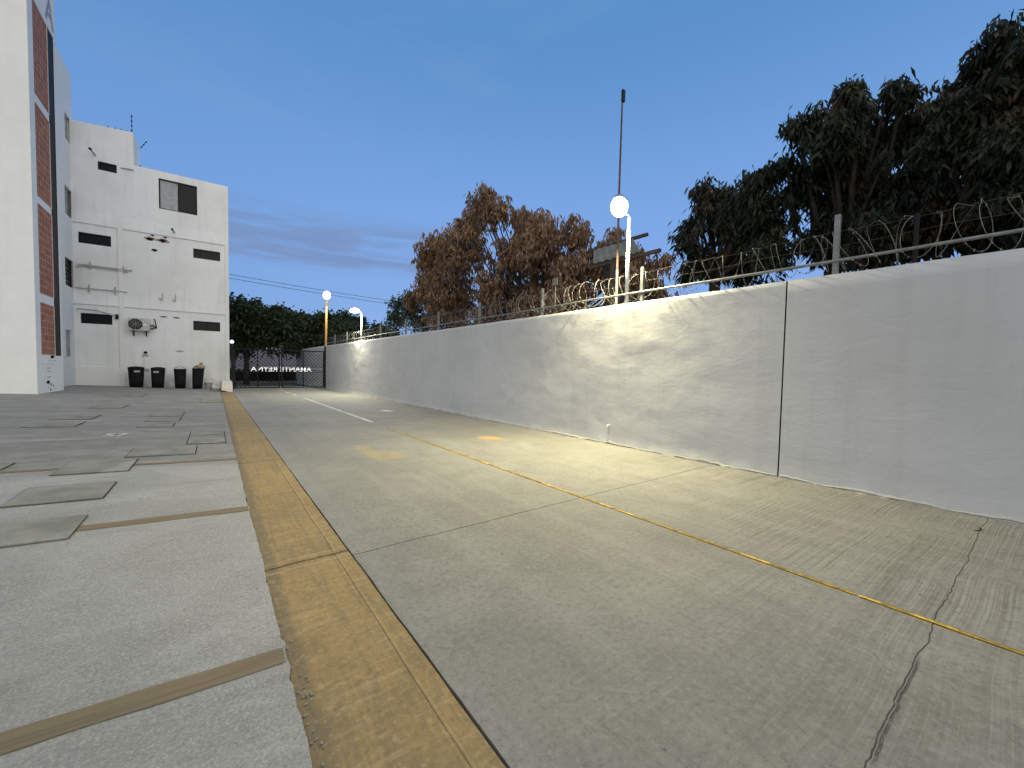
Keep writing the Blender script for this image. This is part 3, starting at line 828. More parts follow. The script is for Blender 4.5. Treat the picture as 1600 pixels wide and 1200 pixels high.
# ---- AC unit
c0 = on_y(201, 500, YF-.35); c1 = on_y(234, 516, YF-.35)
A0, A1 = on_y(200.5, 515, YF-.34).x, on_y(234, 515, YF-.34).x; Z0, Z1 = on_y(215, 516.5, YF-.34).z, on_y(215, 497, YF-.34).z
t = thing('ac_unit', ((A0+A1)/2, YF, Z0), 'grey air conditioner unit mounted on the white block above the bins', 'air conditioner')
part(MB().box((A0, YF-.38, Z0), (A1, YF-.09, Z1)), 'casing', M_ac, t, bevel=.02)
fc = (A0+(A1-A0)*.34, YF-.385, (Z0+Z1)/2); fr = (Z1-Z0)*.43
mb = MB(); n = 28
for k in range(n):
    a, b_ = 2*math.pi*k/n, 2*math.pi*(k+1)/n
    mb.poly([(fc[0], fc[1]-.002, fc[2]), (fc[0]+fr*math.cos(a), fc[1]-.002, fc[2]+fr*math.sin(a)), (fc[0]+fr*math.cos(b_), fc[1]-.002, fc[2]+fr*math.sin(b_))])
part(mb, 'fan_opening', M_dark, t, recalc=False)
mb = MB()
for q in (.25, .5, .75, 1.):
    mb.tube([(fc[0]+fr*q*math.cos(2*math.pi*k/24), fc[1]-.012, fc[2]+fr*q*math.sin(2*math.pi*k/24)) for k in range(25)], .006, 4)
for k in range(8): a = math.pi*k/4; mb.tube([fc[:1]+(fc[1]-.012,)+fc[2:], (fc[0]+fr*math.cos(a), fc[1]-.012, fc[2]+fr*math.sin(a))], .006, 4)
part(mb, 'fan_grille', M_pvc, t)
for q in (.2, .8):
    x_ = A0+(A1-A0)*q; part(MB().box((x_-.02, YF-.42, Z0-.05), (x_+.02, YF-.001, Z0-.003)).box((x_-.02, YF-.04, Z0-.25), (x_+.02, YF-.001, Z0-.05)), 'bracket', M_black, t)
mb = MB(); 
for dz in (.12, .26): mb.tube([(A1-.01, YF-.2, Z0+dz), (A1+.07, YF-.22, Z0+dz), (A1+.10, YF-.1, Z0+dz+.05), (A1+.22, YF-.02, Z0+.2)], .028, 8)
mb.tube([(A1+.22, YF-.03, Z0+.2), (A1+.16, YF-.03, Z0+.6), (A1+.1, YF-.03, Z1+.02)], .02, 6)
part(mb, 'pipes', M_black, t)
cc = (A0+(A1-A0)*.78, YF-.387, (Z0+Z1)/2+.0)
part(MB().lathe([(0, 0), (.07, 0), (.07, .008), (0, .01)], (0, 0, 0), 16), 'badge', M_whitep, t)
o = bpy.data.objects['badge']; o.rotation_euler = (math.pi/2, 0, 0); o.location = Vector(cc)-t.location

# ---- bins
def bin_(x0, x1, ytop, ybot, label, tilt, handle, yoff=.75, sides=20, front=False):
    Y = YF-yoff; xm = (x0+x1)/2; b_ = on_y(xm, ybot, Y)
    base = Vector((b_.x, Y, gz_at(b_.x, Y)+.012))
    wm = (on_y(x1, (ytop+ybot)/2, Y).x-on_y(x0, (ytop+ybot)/2, Y).x)/2; h = on_y(xm, ytop, Y).z-base.z
    t = thing('wheelie_bin' if False else 'rubbish_bin', base, label, 'rubbish bin', 'black rubbish bins against the white block')
    def rr(r, z, n=24, e=.62):
        P = []
        for k in range(n):
            a = 2*math.pi*k/n; c, s = math.cos(a), math.sin(a)
            P.append(Vector((r*math.copysign(abs(c)**e, c), r*.92*math.copysign(abs(s)**e, s), z)))
        return P
    mb = MB(); prof = [(.80, 0), (.86, .30*h), (.92, .66*h), (.96, .90*h), (1.0, .93*h), (1.02, .955*h), (.96, .955*h), (.90, .90*h), (.74, .08*h)]
    n = 24
    for r, z in prof:
        for q in rr(r*wm, z): mb.v.append(tuple(base+q+Vector((tilt*z, 0, 0))))
    for i in range(len(prof)-1):
        for k in range(n):
            a = i*n+k; b2 = i*n+(k+1) % n; mb.f.append((a, b2, b2+n, a+n))
    mb.f.append(tuple(range(n-1, -1, -1))); mb.f.append(tuple((len(prof)-1)*n+k for k in range(n)))
    part(mb, 'body', M_binp, t, smooth=True)
    # arched lid edge / liner lip
    mb = MB(); T = base+Vector((tilt*h, 0, .955*h))
    if handle == 'lid':
        pr = [(1.0, 0), (.98, .03), (.7, .065), (.3, .085), (.02, .09)]
        for r, z in pr:
            for q in rr(r*wm, z*h*.9): mb.v.append(tuple(T+q))
        for i in range(len(pr)-1):
            for k in range(n):
                a = i*n+k; b2 = i*n+(k+1) % n; mb.f.append((a, b2, b2+n, a+n))
        part(mb, 'lid', M_binp, t, smooth=True)
    else:
        mb.tube([T+Vector((wm*.75*math.cos(math.pi*k/10), -wm*.5, .11*h*math.sin(math.pi*k/10))) for k in range(11)], .022, 8)
        part(mb, 'handle', M_binp if handle == 'loop' else M_pvc, t, smooth=True)
    # pale inset label/handle slot
    if front:
        s = front*wm*.2
        M_ = Matrix.Translation(base+Vector((s+tilt*h*.8, -wm*.89, h*.79)))
        part(MB().box((-wm*.36, -.012, -.045*h), (wm*.36, .02, .045*h), M_), 'grip_plate', M_pvc, t, bevel=.01)
    return t
bin_(200, 226.5, 573.5, 604, 'leftmost black bin with a low lid and pale grip plate, widest of the four', 0., 'lid', front=1)
bin_(235, 258.5, 574.5, 604, 'second black bin from the left, beside the grey conduit, pale grip plate', .02, 'lid', front=-1)
bin_(271.5, 292, 575, 604.5, 'open black bin with a pale arched handle, third from the left', 0., 'pale')
bd = bin_(298.5, 318, 574, 605, 'rightmost black bin, leaning, with a straw coloured bag on top', .05, 'loop')
# bag
c = on_y(313.5, 573.5, YF-.75)
mb = MB(); n = 14; prof = [(.02, -.16), (.14, -.13), (.20, -.03), (.17, .09), (.08, .17), (.05, .22), (.08, .30), (.0, .30)]
for r, z in prof:
    for k in range(n):
        a = 2*math.pi*k/n; q = 1+.35*noise.noise(Vector((math.cos(a)*2, math.sin(a)*2, z*9)))
        mb.v.append((c.x+r*q*math.cos(a)+z*.1, c.y+r*q*math.sin(a), c.z-.02+z*.8))
for i in range(len(prof)-1):
    for k in range(n): a = i*n+k; b2 = i*n+(k+1) % n; mb.f.append((a, b2, b2+n, a+n))
tag(mb.build('rubbish_bag', M_bag, smooth=True), 'crumpled straw coloured rubbish bag sitting on the rightmost bin', 'rubbish bag')
# bucket and rubble
c = on_y(325.5, 605, YF-.5); bz = gz_at(c.x, c.y)+.01
t = thing('bucket', (c.x, c.y, bz), 'white bucket on the ground right of the last bin', 'bucket')
part(MB().lathe([(0, 0), (.13, 0), (.16, .34), (.17, .34), (.17, .37), (.15, .37), (.12, .02), (0, .02)], (c.x, c.y, bz), 20), 'body', M_whitep, t, smooth=True)
part(MB().tube([(c.x+.17*math.cos(math.pi*k/10), c.y-.10, bz+.33-.12*math.sin(math.pi*k/10)) for k in range(11)], .006, 5), 'handle', M_galv, t)
for i, (px, py, s) in enumerate(((335, 606, .19), (342, 607, .14))):
    c = on_y(px, py, YF-.35); bz = gz_at(c.x, c.y)
    bm = bmesh.new(); bmesh.ops.create_icosphere(bm, subdivisions=2, radius=s)
    for v in bm.verts: v.co *= 1+.45*noise.noise(v.co*6+Vector((i*5, 0, 0))); v.co.z *= .75; v.co += Vector((c.x, c.y, bz+s*.45))
    me = bpy.data.meshes.new('rubble_lump'); bm.to_mesh(me); bm.free(); me.materials.append(M_block)
    o = bpy.data.objects.new('rubble_lump', me); COL.objects.link(o)
    tag(o, ('larger pale rubble lump beside the white bucket', 'smaller pale rubble lump against the corner block')[i], 'rubble', 'rubble lumps by the building corner')
# chipped corner block
a = on_g(349, 609, False); b0 = (on_y(346, 600, 23.4).x, on_y(372, 600, 23.4).x)
a = on_g(372, 612.3); YB = a.y
xl, xr = on_y(346.5, 600, YB).x, on_y(363.2, 600, YB).x; zt = on_y(355, 597.5, YB).z; zg = gz_at(xr, YB)
bm = bmesh.new(); mb = MB().prism([(xl, YB, zg+.10), (xr, YB, zg-.05), (xr, YB, zt+.01), (xl, YB, zt)], (0, YF-YB-.08, 0))
me = bpy.data.meshes.new('corner_block'); me.from_pydata(mb.v, [], mb.f); bm.from_mesh(me); bmesh.ops.recalc_face_normals(bm, faces=bm.faces)
bmesh.ops.subdivide_edges(bm, edges=bm.edges, cuts=5, use_grid_fill=True)
for v in bm.verts: v.co += Vector([.02*noise.noise(v.co*4+Vector((k*9, 0, 0))) for k in range(3)])
bm.to_mesh(me); bm.free(); me.materials.append(M_block); o = bpy.data.objects.new('corner_block', me); COL.objects.link(o)
tag(o, 'chipped white masonry block at the foot of the building corner by the gate', 'block')

# ---- left building: tower with brick strip, set-back wing
ZTW = on_x(98, 27, XT).z; ZTV = on_x(110, 118, XV).z
T = thing('stair_tower_building', (XT-2, YT0, 0), 'tall white stair tower at far left with red brick panels and black glazing strip', 'building')
fx = lambda u, v, d: (XT-d*.22, u, v)
bricks = [[(61,19),(75.3,43),(75.5,175),(62,159)], [(62,171),(76,188),(76.3,321),(63,311)], [(63,323),(77,331),(77.3,464),(63.5,458)], [(63.8,472),(77.8,477),(78,554.5),(64,554.5)]]
HB = [rect_x(q, XT) for q in bricks]
u0 = min(h[0] for h in HB); u1 = max(h[1] for h in HB)
ud0 = on_x(79.6, 300, XT).y; ud1 = on_x(89.5, 300, XT).y
HB = [(u0, u1, h[2], h[3]) for h in HB]
HD = (ud0, ud1, on_x(88, 556, XT).z, on_x(84, 62, XT).z)
gl = gz_at(XT, 20)-.2
mb = MB()
holes_face(mb, fx, YT0, YT1, gl, ZTW, HB+[HD], .10)
mb.quad((XT-6, YT0, gl), (XT, YT0, gl), (XT, YT0, ZTW), (XT-6, YT0, ZTW))
mb.quad((XT, YT1, gl), (XV, YT1, gl), (XV, YT1, ZTW), (XT, YT1, ZTW))
mb.quad((XT, YT0, ZTW), (XT, YT1, ZTW), (XT-6, YT1, ZTW), (XT-6, YT0, ZTW))
mb.quad((XV, YT1, ZTV), (XV, YT1, ZTW), (XT-6, YT1, ZTW), (XT-6, YT1, ZTV))
part(mb, 'tower_wall', M_tower, T, recalc=False)
for h in HB:
    part(MB().quad(fx(h[0], h[2], .035), fx(h[1], h[2], .035), fx(h[1], h[3], .035), fx(h[0], h[3], .035)), 'brick_panel', M_brick, T, recalc=False)
w_ = window(T, fx, HD, .10, .03, (), name='glazing_strip', hbars=(.13, .28, .42, .57, .72, .86), mframe=M_strip, panes=[M_strip])
# wing with its four windows
fv = lambda u, v, d: (XV-d, u, v)
wq = [[(101,175),(113,193),(112,229.5),(101,214)], [(101.2,289),(113.5,301),(113,343),(101.2,333)], [(102,402),(114.8,408),(114.8,450.5),(102,445)], [(103,515),(113,516),(112.5,558),(103,557.5)]]
HV = [rect_x(q, XV) for q in wq]
mb = MB(); holes_face(mb, fv, YT1, YF+.1, -.2, ZTV, HV, .12)
mb.quad((XV, YT1, ZTV), (XV, YF+.1, ZTV), (XV-6, YF+.1, ZTV), (XV-6, YT1, ZTV))
mb.quad((XV, YF+.1, ZRr), (XV-6, YF+.1, ZRr), (XV-6, YF+.1, ZTV), (XV, YF+.1, ZTV))
part(mb, 'wing_wall', M_tower, T, recalc=False)
for i, h in enumerate(HV):
    if i == 2: window(T, fv, h, .11, .04, (), hbars=(.15, .3, .45, .6, .75, .88), panes=[M_glass])
    else: window(T, fv, h, .11, .04, (.5,), mframe=M_pvc, panes=[M_glassg, M_glassg])
# letter A painted near the top
cA = on_x(77, 38, XT)
MA = Matrix.Translation((XT+.004, cA.y, cA.z)) @ Matrix(((0, 0, 1, 0), (1, 0, 0, 0), (0, 1, 0, 0), (0, 0, 0, 1)))
text_mesh('letter', 'A', M_greyp, 1.2, .003, MA, T, 1.05)
# weathered chips near the tower foot
def chip(nm, m, px, py, w_, h_, s):
    c = on_x(px, py, XT+.004); P = []
    for k in range(10):
        a = 2*math.pi*k/10; q = 1+.5*noise.noise(Vector((math.cos(a)*2, math.sin(a)*2, s)))
        P.append((XT+.004, c.y+w_*.62*q*math.cos(a), c.z+h_*.62*q*math.sin(a)))
    part(MB().poly(P), nm, m, T, recalc=False)
for q in ((82, 557.5, .35, .09, 1), (75.5, 597, .26, .10, 2), (80, 600.5, .12, .06, 3), (83.5, 602.5, .12, .05, 4), (79.5, 609, .10, .06, 5)): chip('spalled_hole', M_dark, *q)
for q in ((79, 563.5, .28, .022, 6), (85.5, 563.5, .14, .04, 9), (76, 569, .38, .02, 7), (82, 569, .16, .035, 8), (77, 575, .42, .03, 1), (77, 580.5, .34, .028, 2), (77.3, 589, .34, .03, 3), (75, 606, .25, .02, 4), (87, 606.5, .25, .02, 5), (68, 569, .2, .015, 5), (68, 575, .2, .012, 8)): chip('weathered_seam', M_pvc, *q)

# ================================================================== INSPECTION COVERS ON THE PLAZA
def cover(px, label, k=1., dark=False):
    P = [on_g(x, y, True) for x, y in px]      # order: back-left, back-right, front-right, front-left
    y1 = (P[0].y+P[1].y)/2; y0 = (P[2].y+P[3].y)/2; xr_ = (P[1].x+P[2].x)/2; xl_ = (P[0].x+P[3].x)/2
    c = gp((xl_+xr_)/2, (y0+y1)/2)
    t = thing('inspection_cover', c, label, 'manhole cover', 'concrete inspection covers in the plaza')
    def ringq(mb, a, b_, z):
        for (u0_, u1_, v0_, v1_) in ((xl_-a, xr_+a, y0-a, y0-b_), (xl_-a, xr_+a, y1+b_, y1+a), (xl_-a, xl_-b_, y0-b_, y1+b_), (xr_+b_, xr_+a, y0-b_, y1+b_)):
            mb.quad(gp(u0_, v0_, z), gp(u1_, v0_, z), gp(u1_, v1_, z), gp(u0_, v1_, z))
    mb = MB(); ringq(mb, .009*k, 0., .0165); part(mb, 'rim_gap', M_dark, t, recalc=False)
    mb = MB(); r_ = .001
    mb.v += [gp(x, y, z) for z in (.010, .024) for x, y in ((xl_+r_, y0+r_), (xr_-r_, y0+r_), (xr_-r_, y1-r_), (xl_+r_, y1-r_))]
    mb.f += [(4,5,6,7),(0,1,5,4),(1,2,6,5),(2,3,7,6),(3,0,4,7)]
    part(mb, 'lid', M_cover, t)
cover([(-60, 826), (135, 812), (99, 853), (-120, 868)], 'largest concrete cover nearest the camera, cut off by the left frame edge', .55)
cover([(46, 763), (179, 758), (160, 782), (6, 795)], 'dark concrete cover second from the camera, beyond the first brown band stub')
cover([(112, 722), (214, 721), (199, 739), (83, 744)], 'concrete cover lying across the far brown band, left of centre')
cover([(212, 700), (306.5, 700), (305, 713), (199, 714)], 'long narrow concrete cover just beyond the far brown band')
cover([(300, 675), (351, 675), (351, 694), (292, 695)], 'square divided cover right beside the ochre strip')
cover([(-60, 728), (18, 727), (0, 738), (-100, 741)], 'concrete cover at the left frame edge level with the far brown band')
for q, l in (([(228, 662.5), (272, 662), (271, 668.5), (209, 668.5)], 'thin cover in front of the paired covers, just beyond the white painted marks'),
             ([(240, 645), (290, 644.5), (283, 651), (236, 651.5)], 'paired cover, farther one of two beyond the white painted marks'),
             ([(234, 653), (284, 652.5), (279, 659), (226, 659.5)], 'paired cover, nearer one of two beyond the white painted marks'),
             ([(95, 650), (155, 649), (145, 657), (80, 656)], 'faint cover left of the paired covers in the grey far plaza'),
             ([(55, 661), (130, 660), (118, 669), (40, 668)], 'faint cover left of the white painted marks, nearest of the far left ones'),
             ([(150, 633), (198, 633), (194, 639), (142, 638.5)], 'faint far cover midway between tower and bins'),
             ([(316, 624), (347, 623.5), (345, 629.5), (310, 630)], 'small far cover beside the ochre strip near the bins'),
             ([(172, 614.5), (232, 614.5), (225, 620), (165, 619)], 'farthest cover, in front of the leftmost bin')):
    cover(q, l, 1.0)
# cross bar of the divided cover
P0, P1 = on_g(298, 682.5, True), on_g(351, 682.5, True)
tag(MB().quad(gp(P0.x, P0.y, .0265), gp(P1.x, P0.y, .0265), gp(P1.x, P0.y+.03, .0265), gp(P0.x, P0.y+.03, .0265)).build('cover_seam', M_dark, recalc=False), kind='structure')
# worn white painted marks (a parking number)
c = on_g(178, 683, True)
MT = Matrix.Translation((c.x, c.y, gz_at(c.x, c.y)+.0135)) @ Matrix.Rotation(math.atan(SIDE), 4, 'Y')
o = text_mesh('painted_number', '57', M_wline, .46, .0005, MT, None, .62); tag(o, kind='structure')

# ================================================================== GATE
xg0 = on_y(363.5, 600, YG).x; xg1 = on_y(508.5, 600, YG).x; zg0 = gz_at(3, YG)+.05
zg1 = (on_y(440, 546, YG).z+on_y(505, 549, YG).z)/2
xm = on_y(438.5, 600, YG).x
G = thing('entrance_gate', (xm, YG, zg0), 'black double gate of diagonal steel bars closing the drive', 'gate')
for x_, w_, z_ in ((xg0, .06, zg1+.08), (xg1, .06, on_y(508, 541, YG).z)):
    part(MB().box((x_-w_, YG-.05, zg0-.1), (x_+w_, YG+.05, z_)), 'gate_post', M_black, G, bevel=.006)
def leaf(x0, x1):
    q = bpy.data.objects.new('gate_leaf', None)
    mb = MB(); th = .028
    for a, b_, c, d in ((x0, x1, zg0, zg0+.06), (x0, x1, zg1-.06, zg1), (x0, x0+.06, zg0, zg1), (x1-.06, x1, zg0, zg1)): mb.box((a, YG-th, c), (b_, YG+th, d))
    xc_ = (x0+x1)/2; zc = on_y(440, 576, YG).z
    mb.box((xc_-.025, YG-.022, zg0+.061), (xc_+.025, YG+.022, zg1-.061))
    f = part(mb, 'gate_leaf', M_black, G)
    bars = MB(); t_ = .014
    for z_ in (zc-.17, zc-.09, zc+.09, zc+.17): bars.box((x0+.061, YG-.013, z_-.013), (x1-.061, YG+.013, z_+.013))
    def diag(xa_, xb_, za_, zb_, sgn):
        W_, H_ = xb_-xa_, zb_-za_; st = .19; k = -H_
        while k < W_:
            pts = []
            # line x = xa+k+s, z = za+s (sgn=+1) clipped
            s0 = max(0, -k); s1 = min(H_, W_-k)
            if s1-s0 > .03:
                p_, q_ = (xa_+k+s0, za_+s0), (xa_+k+s1, za_+s1)
                if sgn < 0: p_, q_ = (xa_+xb_-p_[0], p_[1]), (xa_+xb_-q_[0], q_[1])
                bars.tube([(p_[0], YG, p_[1]), (q_[0], YG, q_[1])], t_*1.1, 4)
            k += st
    diag(x0+.06, xc_-.025, zc+.18, zg1-.06, 1); diag(xc_+.025, x1-.06, zc+.18, zg1-.06, -1)
    diag(x0+.06, xc_-.025, zg0+.06, zc-.18, -1); diag(xc_+.025, x1-.06, zg0+.06, zc-.18, 1)
    attach(bars.build('bars', M_black), f)
leaf(xg0+.07, xm-.03); leaf(xm+.03, xg1-.07)
# white letters on the street side of the gate, seen from behind
xa_, xb_ = on_y(391.5, 576, YG+.06).x, on_y(487, 576, YG+.06).x
zt_, zl_ = on_y(415, 572.6, YG+.06).z, on_y(415, 580, YG+.06).z
MM = Matrix.Translation(((xa_+xb_)/2, YG+.08, zl_)) @ Matrix.Rotation(math.pi, 4, 'Z') @ Matrix.Rotation(math.pi/2, 4, 'X')
hcap = (zt_-zl_)
o = text_mesh('gate_lettering', 'AMANTE REYNA', M_letter, hcap/.70, .012, Matrix.Identity(4), None)
wd = max(v.co.x for v in o.data.vertices)-min(v.co.x for v in o.data.vertices)
o.data.transform(MM @ Matrix.Diagonal(((xb_-xa_)/wd, 1, 1, 1))); attach(o, G)

# ================================================================== BEYOND THE GATE
YH = 41.
hz = on_y(415, 536, YH).z
H = thing('street_house', (4, YH, -.25), 'low pale house across the street behind the gate', 'house')
M_house = stucco('pale_house_paint', (.34, .33, .40), (.3, .3, .33), .5, .2)
xh0, xh1 = on_y(300, 560, YH).x, on_y(470, 560, YH).x
part(MB().box((xh0, YH, -.3), (xh1, YH+7, hz+.6)), 'wall', M_house, H)
part(MB().box((xh0-.3, YH-.5, hz+.605), (xh1+.3, YH+7.3, hz+.8)), 'roof', M_brown, H)
a, b_ = on_y(368.5, 543.5, YH-.1), on_y(389.5, 545.5, YH-.1)
part(MB().box((a.x, YH-.14, b_.z-.04), (b_.x, YH-.02, b_.z+.07)), 'tube_light', M_tube, H)
for x, y in ((400.5, 542.5), (411, 543.5), (417, 544.5), (424.5, 543.5), (431, 545)):
    c = on_y(x, y, YH-.12); part(MB().lathe([(0, -.09), (.08, -.06), (.1, 0), (.07, .07), (0, .09)], (c.x, YH-.11, c.z), 10), 'porch_light', M_dot, H, smooth=True)
# globe lamp by the corner
c = on_y(362.3, 534, YG+6)
t = thing('globe_lamp', (c.x, c.y, -.38), 'small round white globe lamp past the building corner', 'lamp')
part(MB().lathe([(0, -.12), (.08, -.09), (.12, 0), (.08, .09), (0, .12)], (c.x, c.y, c.z), 14), 'globe', emitter('globe_glow', (.9, .95, 1.), 1.1), t, smooth=True)
part(MB().tube([(c.x, c.y, -.38), (c.x, c.y, c.z-.12)], .03, 8), 'pole', M_black, t)

# ================================================================== VEGETATION
def leaves(clusters, per, ln, wd, droop, spread, rs):
    """clusters: (N,3) points with outward dirs; returns MB-like arrays"""
    N = len(clusters)*per
    base = np.repeat(clusters, per, 0) + rs.normal(0, spread, (N, 3))
    d = rs.normal(0, 1, (N, 3)); d /= np.linalg.norm(d, axis=1)[:, None]
    d[:, 2] -= droop; d /= np.linalg.norm(d, axis=1)[:, None]
    s = np.cross(d, rs.normal(0, 1, (N, 3))); s /= np.linalg.norm(s, axis=1)[:, None]
    L = ln*rs.uniform(.6, 1.25, (N, 1)); Wd = wd*rs.uniform(.7, 1.2, (N, 1))
    up = np.cross(s, d)
    mid = base + d*L*.45
    tip = base + d*L + np.array([0, 0, -1.])*L*.18
    v = np.stack([base, mid+s*Wd*.5+up*Wd*.15, tip, mid-s*Wd*.5+up*Wd*.15], 1).reshape(-1, 3)
    return v
def tree(name, blobs, plane, X0, trunk, label, mleaf, n_cl, per, ln, wd, droop, seed, spread=.05, depth=.35, cat='tree', group=None, trunk_r=.12, ground=-.6, twig=True, thick=1., shrink=1., sprigs=0):
    rs = np.random.RandomState(seed); rr = random.Random(seed)
    C = []
    for q in blobs:
        x, y, r = q[:3]; p = (on_x if plane == 'x' else on_y)(x, y, X0)
        rad = r/px_per_m(p)
        # push the blob in depth along its own sight-independent axis (x for 'x' trees, y for 'y' trees)
        off = rr.uniform(-depth, depth)*1.0
        p = p + Vector((off, 0, 0)) if plane == 'x' else p + Vector((0, off, 0))
        C.append((p, rad))
    for _ in range(sprigs):
        p, rad = C[rr.randrange(len(blobs))]; a = rr.uniform(0, 6.28); e = rr.uniform(.1, 1.35)
        q = p + Vector((math.cos(a)*math.cos(e), math.sin(a)*math.cos(e), math.sin(e)))*rad*rr.uniform(.85, 1.12)
        C.append((q, rr.uniform(.10, .20)))
    tx, ty = trunk
    t = thing(name, (tx, ty, ground), label, cat, group)
    wts = np.array([r**2 for _, r in C]); wts /= wts.sum()
    idx = rs.choice(len(C), n_cl, p=wts)
    dirs = rs.normal(0, 1, (n_cl, 3)); dirs /= np.linalg.norm(dirs, axis=1)[:, None]
    rad = rs.uniform(0, 1, n_cl)**(.40)
    cen = np.array([tuple(C[i][0]) for i in idx]); rr_ = np.array([C[i][1] for i in idx])
    # knobbly radius so that the outline is uneven
    kn = np.array([min(1.15, shrink+.62*noise.noise(Vector(d*3.4)+Vector((int(i)*3.1, 0, 0)))) for d, i in zip(dirs, idx)])
    pts = cen + dirs*(rad*kn*rr_*thick)[:, None]
    pts = pts[pts[:, 2] > ground+.5]
    v = leaves(pts, per, ln, wd, droop, spread, rs)
    me = bpy.data.meshes.new('crown'); n = len(v)//4
    me.vertices.add(len(v)); me.vertices.foreach_set('co', v.ravel())
    tri = (np.arange(n)[:, None]*4 + np.array([0, 1, 2, 0, 2, 3])[None]).ravel()
    me.loops.add(len(tri)); me.loops.foreach_set('vertex_index', tri)
    me.polygons.add(2*n); me.polygons.foreach_set('loop_start', np.arange(0, len(tri), 3)); me.polygons.foreach_set('loop_total', np.full(2*n, 3))
    me.update(calc_edges=True); me.validate(); me.materials.append(mleaf)
    o = bpy.data.objects.new('crown', me); COL.objects.link(o); attach(o, t)
    # trunk, limbs to the blobs, twigs to a share of the clusters
    mb = MB(); cx = sum(p.x for p, _ in C)/len(C); cy = sum(p.y for p, _ in C)/len(C)
    zmin = min(p.z-r*.3 for p, r in C); fork = Vector((tx+(cx-tx)*.3, ty+(cy-ty)*.3, max(ground+1.2, zmin)))
    mb.tube([(tx, ty, ground), (tx+.03, ty, ground+(fork.z-ground)*.5), fork], [trunk_r*1.2, trunk_r, trunk_r*.85], 10)
    tw = MB()
    for p, r in C:
        m_ = fork.lerp(p, .5) + Vector((rr.uniform(-.2, .2), rr.uniform(-.2, .2), -.12*(p-fork).length))
        mb.tube([fork, m_, p], [trunk_r*.42, trunk_r*.26, trunk_r*.10], 6, cap=False)
    mb.build('trunk', M_bark, smooth=True); tr = bpy.context.scene.objects[-1] if False else None
    ob = [q for q in COL.objects if q.name.startswith('trunk') and q.parent is None][-1]; attach(ob, t)
    if twig:
        for i in range(0, len(pts), 7):
            c_, r_ = min(C, key=lambda q: (q[0]-Vector(pts[i])).length)
            a = c_.lerp(Vector(pts[i]), .15); b2 = Vector(pts[i])
            tw.tube([a, a.lerp(b2, .5)+Vector((0, 0, -.05)), b2], [trunk_r*.10, trunk_r*.07, trunk_r*.03], 4, cap=False)
        tb = tw.build('twigs', M_bark, recalc=False); attach(tb, ob)
    return t
tree('dry_tree', [(765,318,22),(738,345,24),(785,330,24),(812,335,20),(830,352,26),(700,400,32),(745,395,42),(805,392,48),(862,385,44),(915,368,26),(938,352,10),(675,395,16),(735,318,8),(765,300,9),
      (668,452,28),(720,455,42),(780,452,46),(842,450,44),(900,425,44),(950,415,34),(985,438,34),(1018,452,20),(690,492,34),(760,500,38),(840,490,34),(910,478,36),(965,465,28),(665,410,14),(975,400,24),(995,415,28),(940,395,34),(1010,470,22),(648,470,16),(655,435,16)],
      'x', 8.6, (8.8, 9.4), 'rust brown tree of hanging dry leaves behind the wall, left of the mast', L_brown, 5200, 9, .215, .066, 1.4, 3, .06, .7, sprigs=20, trunk_r=.13)
tree('small_tree', [(622,478,18),(640,465,14),(612,500,18),(640,495,22),(596,518,14),(655,505,18)],
      'x', 8.4, (8.4, 14.5), 'small green tree peeping out at the left of the rust brown one', L_green, 520, 8, .17, .09, .6, 5, .07, .4, trunk_r=.07)
tree('evergreen_tree', [(1142,322,26),(1152,352,28),(1072,335,15),(1110,318,26),(1128,345,34),(1068,360,16),(1090,385,26),(1075,425,18),(1110,412,30),(1192,262,20),(1200,300,30),(1170,360,40),(1215,345,48),(1240,290,30),(1160,415,34),(1225,400,46)],
      'x', 7.9, (8.2, 4.3), 'dark drooping tree, leftmost and lowest of those behind the razor wire', L_dark, 1000, 13, .155, .042, 1.2, 11, .06, .6, shrink=.70, sprigs=26, trunk_r=.12, group='dark trees behind the wall')
tree('evergreen_tree', [(1320,160,18),(1322,190,24),(1272,200,16),(1285,225,26),(1320,240,44),(1268,285,40),(1418,160,26),(1430,195,38),(1385,215,44),(1340,310,62),(1430,290,68),(1290,365,50),(1380,385,58),(1460,360,60)],
      'x', 7.8, (8.3, 2.4), 'middle dark tree with two tufted tops, behind the galvanised post', L_dark, 1500, 13, .15, .042, 1.2, 12, .06, .6, shrink=.64, sprigs=34, trunk_r=.14, group='dark trees behind the wall')
tree('evergreen_tree', [(1580,85,28),(1545,110,30),(1510,130,24),(1500,160,24),(1600,130,50),(1530,190,46),(1485,240,44),(1570,230,66),(1520,310,62),(1610,320,80),(1660,140,80),(1680,260,90),(1760,200,100),(1760,330,100),(1560,380,50)],
      'x', 7.3, (8.0, .8), 'tallest dark tree, cut off by the right frame edge', L_dark, 2300, 13, .13, .038, 1.2, 13, .055, .5, shrink=.72, sprigs=32, trunk_r=.15, group='dark trees behind the wall')
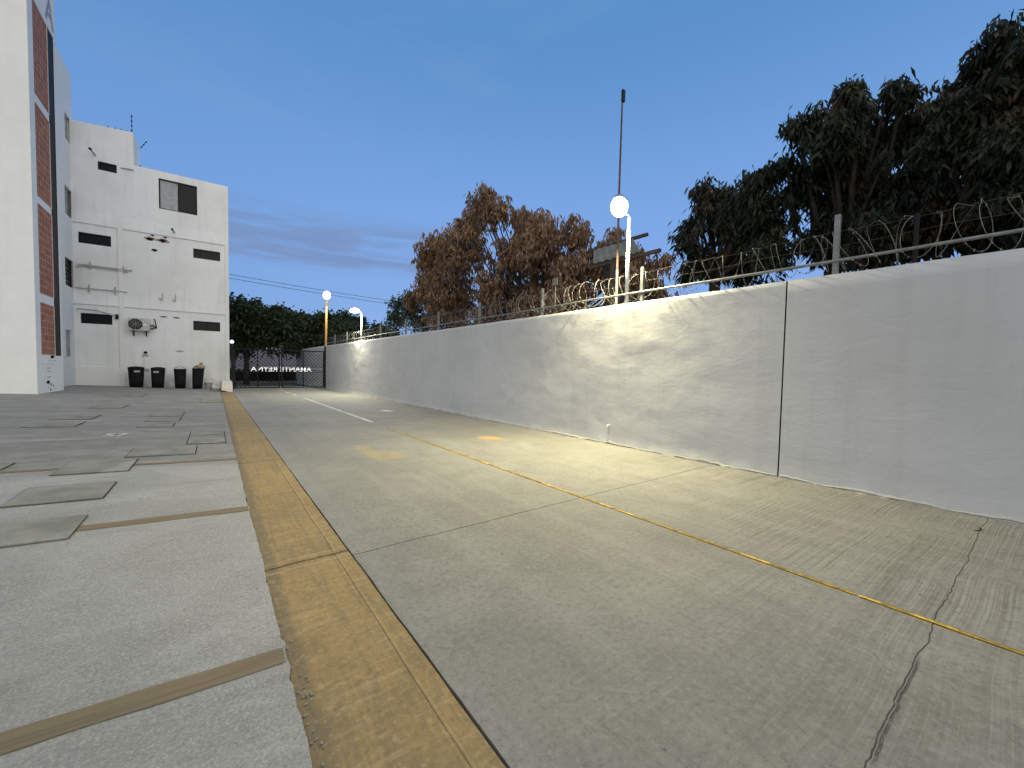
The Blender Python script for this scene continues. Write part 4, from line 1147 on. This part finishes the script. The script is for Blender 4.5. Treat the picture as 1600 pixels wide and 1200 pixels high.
# street trees beyond the gate
YS = 34.
def street(blobs, label, seed, ty=YS):
    p = on_y(sum(b[0] for b in blobs)/len(blobs), 560, ty)
    return tree('street_tree', blobs, 'y', ty, (p.x, ty+.4), label, L_green, 1100, 8, .34, .17, .3, seed, .13, 1.3, trunk_r=.17, ground=-.4, group='green trees across the street', twig=False)
street([(372,482,16),(395,480,16),(375,505,26),(405,500,24),(428,492,14),(340,500,26),(385,530,26),(415,525,26),(350,535,26)], 'leftmost green street tree, crown touching the white block corner', 21)
street([(447,490,13),(460,505,18),(440,515,22),(475,500,14),(490,505,14),(455,532,22),(485,525,22),(500,515,14)], 'middle green street tree directly above the gate lettering', 22, 35.)
street([(520,500,14),(545,495,12),(565,505,14),(530,520,20),(560,522,18),(590,520,14),(510,532,18),(545,538,18),(605,530,14)], 'right green street tree behind the two far lamps', 23, 33.)
# low hedge across the street
rs = np.random.RandomState(4); x0, x1 = on_y(300, 580, 37.6).x, on_y(500, 580, 37.6).x
pts = np.stack([rs.uniform(x0, x1, 1500), 37.6+rs.normal(0, .3, 1500), -.2+rs.uniform(0, 1, 1500)*.75], 1)
v = leaves(pts, 6, .2, .1, .1, .12, rs); nn = len(v)//4
mb = MB(); mb.v = [tuple(q) for q in v]; mb.f = [(4*i, 4*i+1, 4*i+2, 4*i+3) for i in range(nn)]
tag(mb.build('hedge', L_dark, recalc=False), 'low dark hedge across the street seen through the gate bars', 'hedge')

# overhead cables across the street
for (a, b_, l) in (((340, 425), (700, 482), 'upper of two thin overhead cables crossing behind the far lamp'), ((340, 431), (700, 487), 'lower of two thin overhead cables crossing behind the far lamp')):
    A = on_y(*a, 31.); Bp = on_y(*b, 31.) if False else on_y(*b_, 31.); pts = []
    for k in range(41):
        q = -1+3.*k/40; p = A.lerp(Bp, q); p.z += -.12 + .9*((q-.5)**2)*.5; pts.append(p)
    tag(MB().tube(pts, .014, 5).build('power_cable', M_black), l, 'cable', 'overhead cables')
print('built', len(bpy.data.objects))
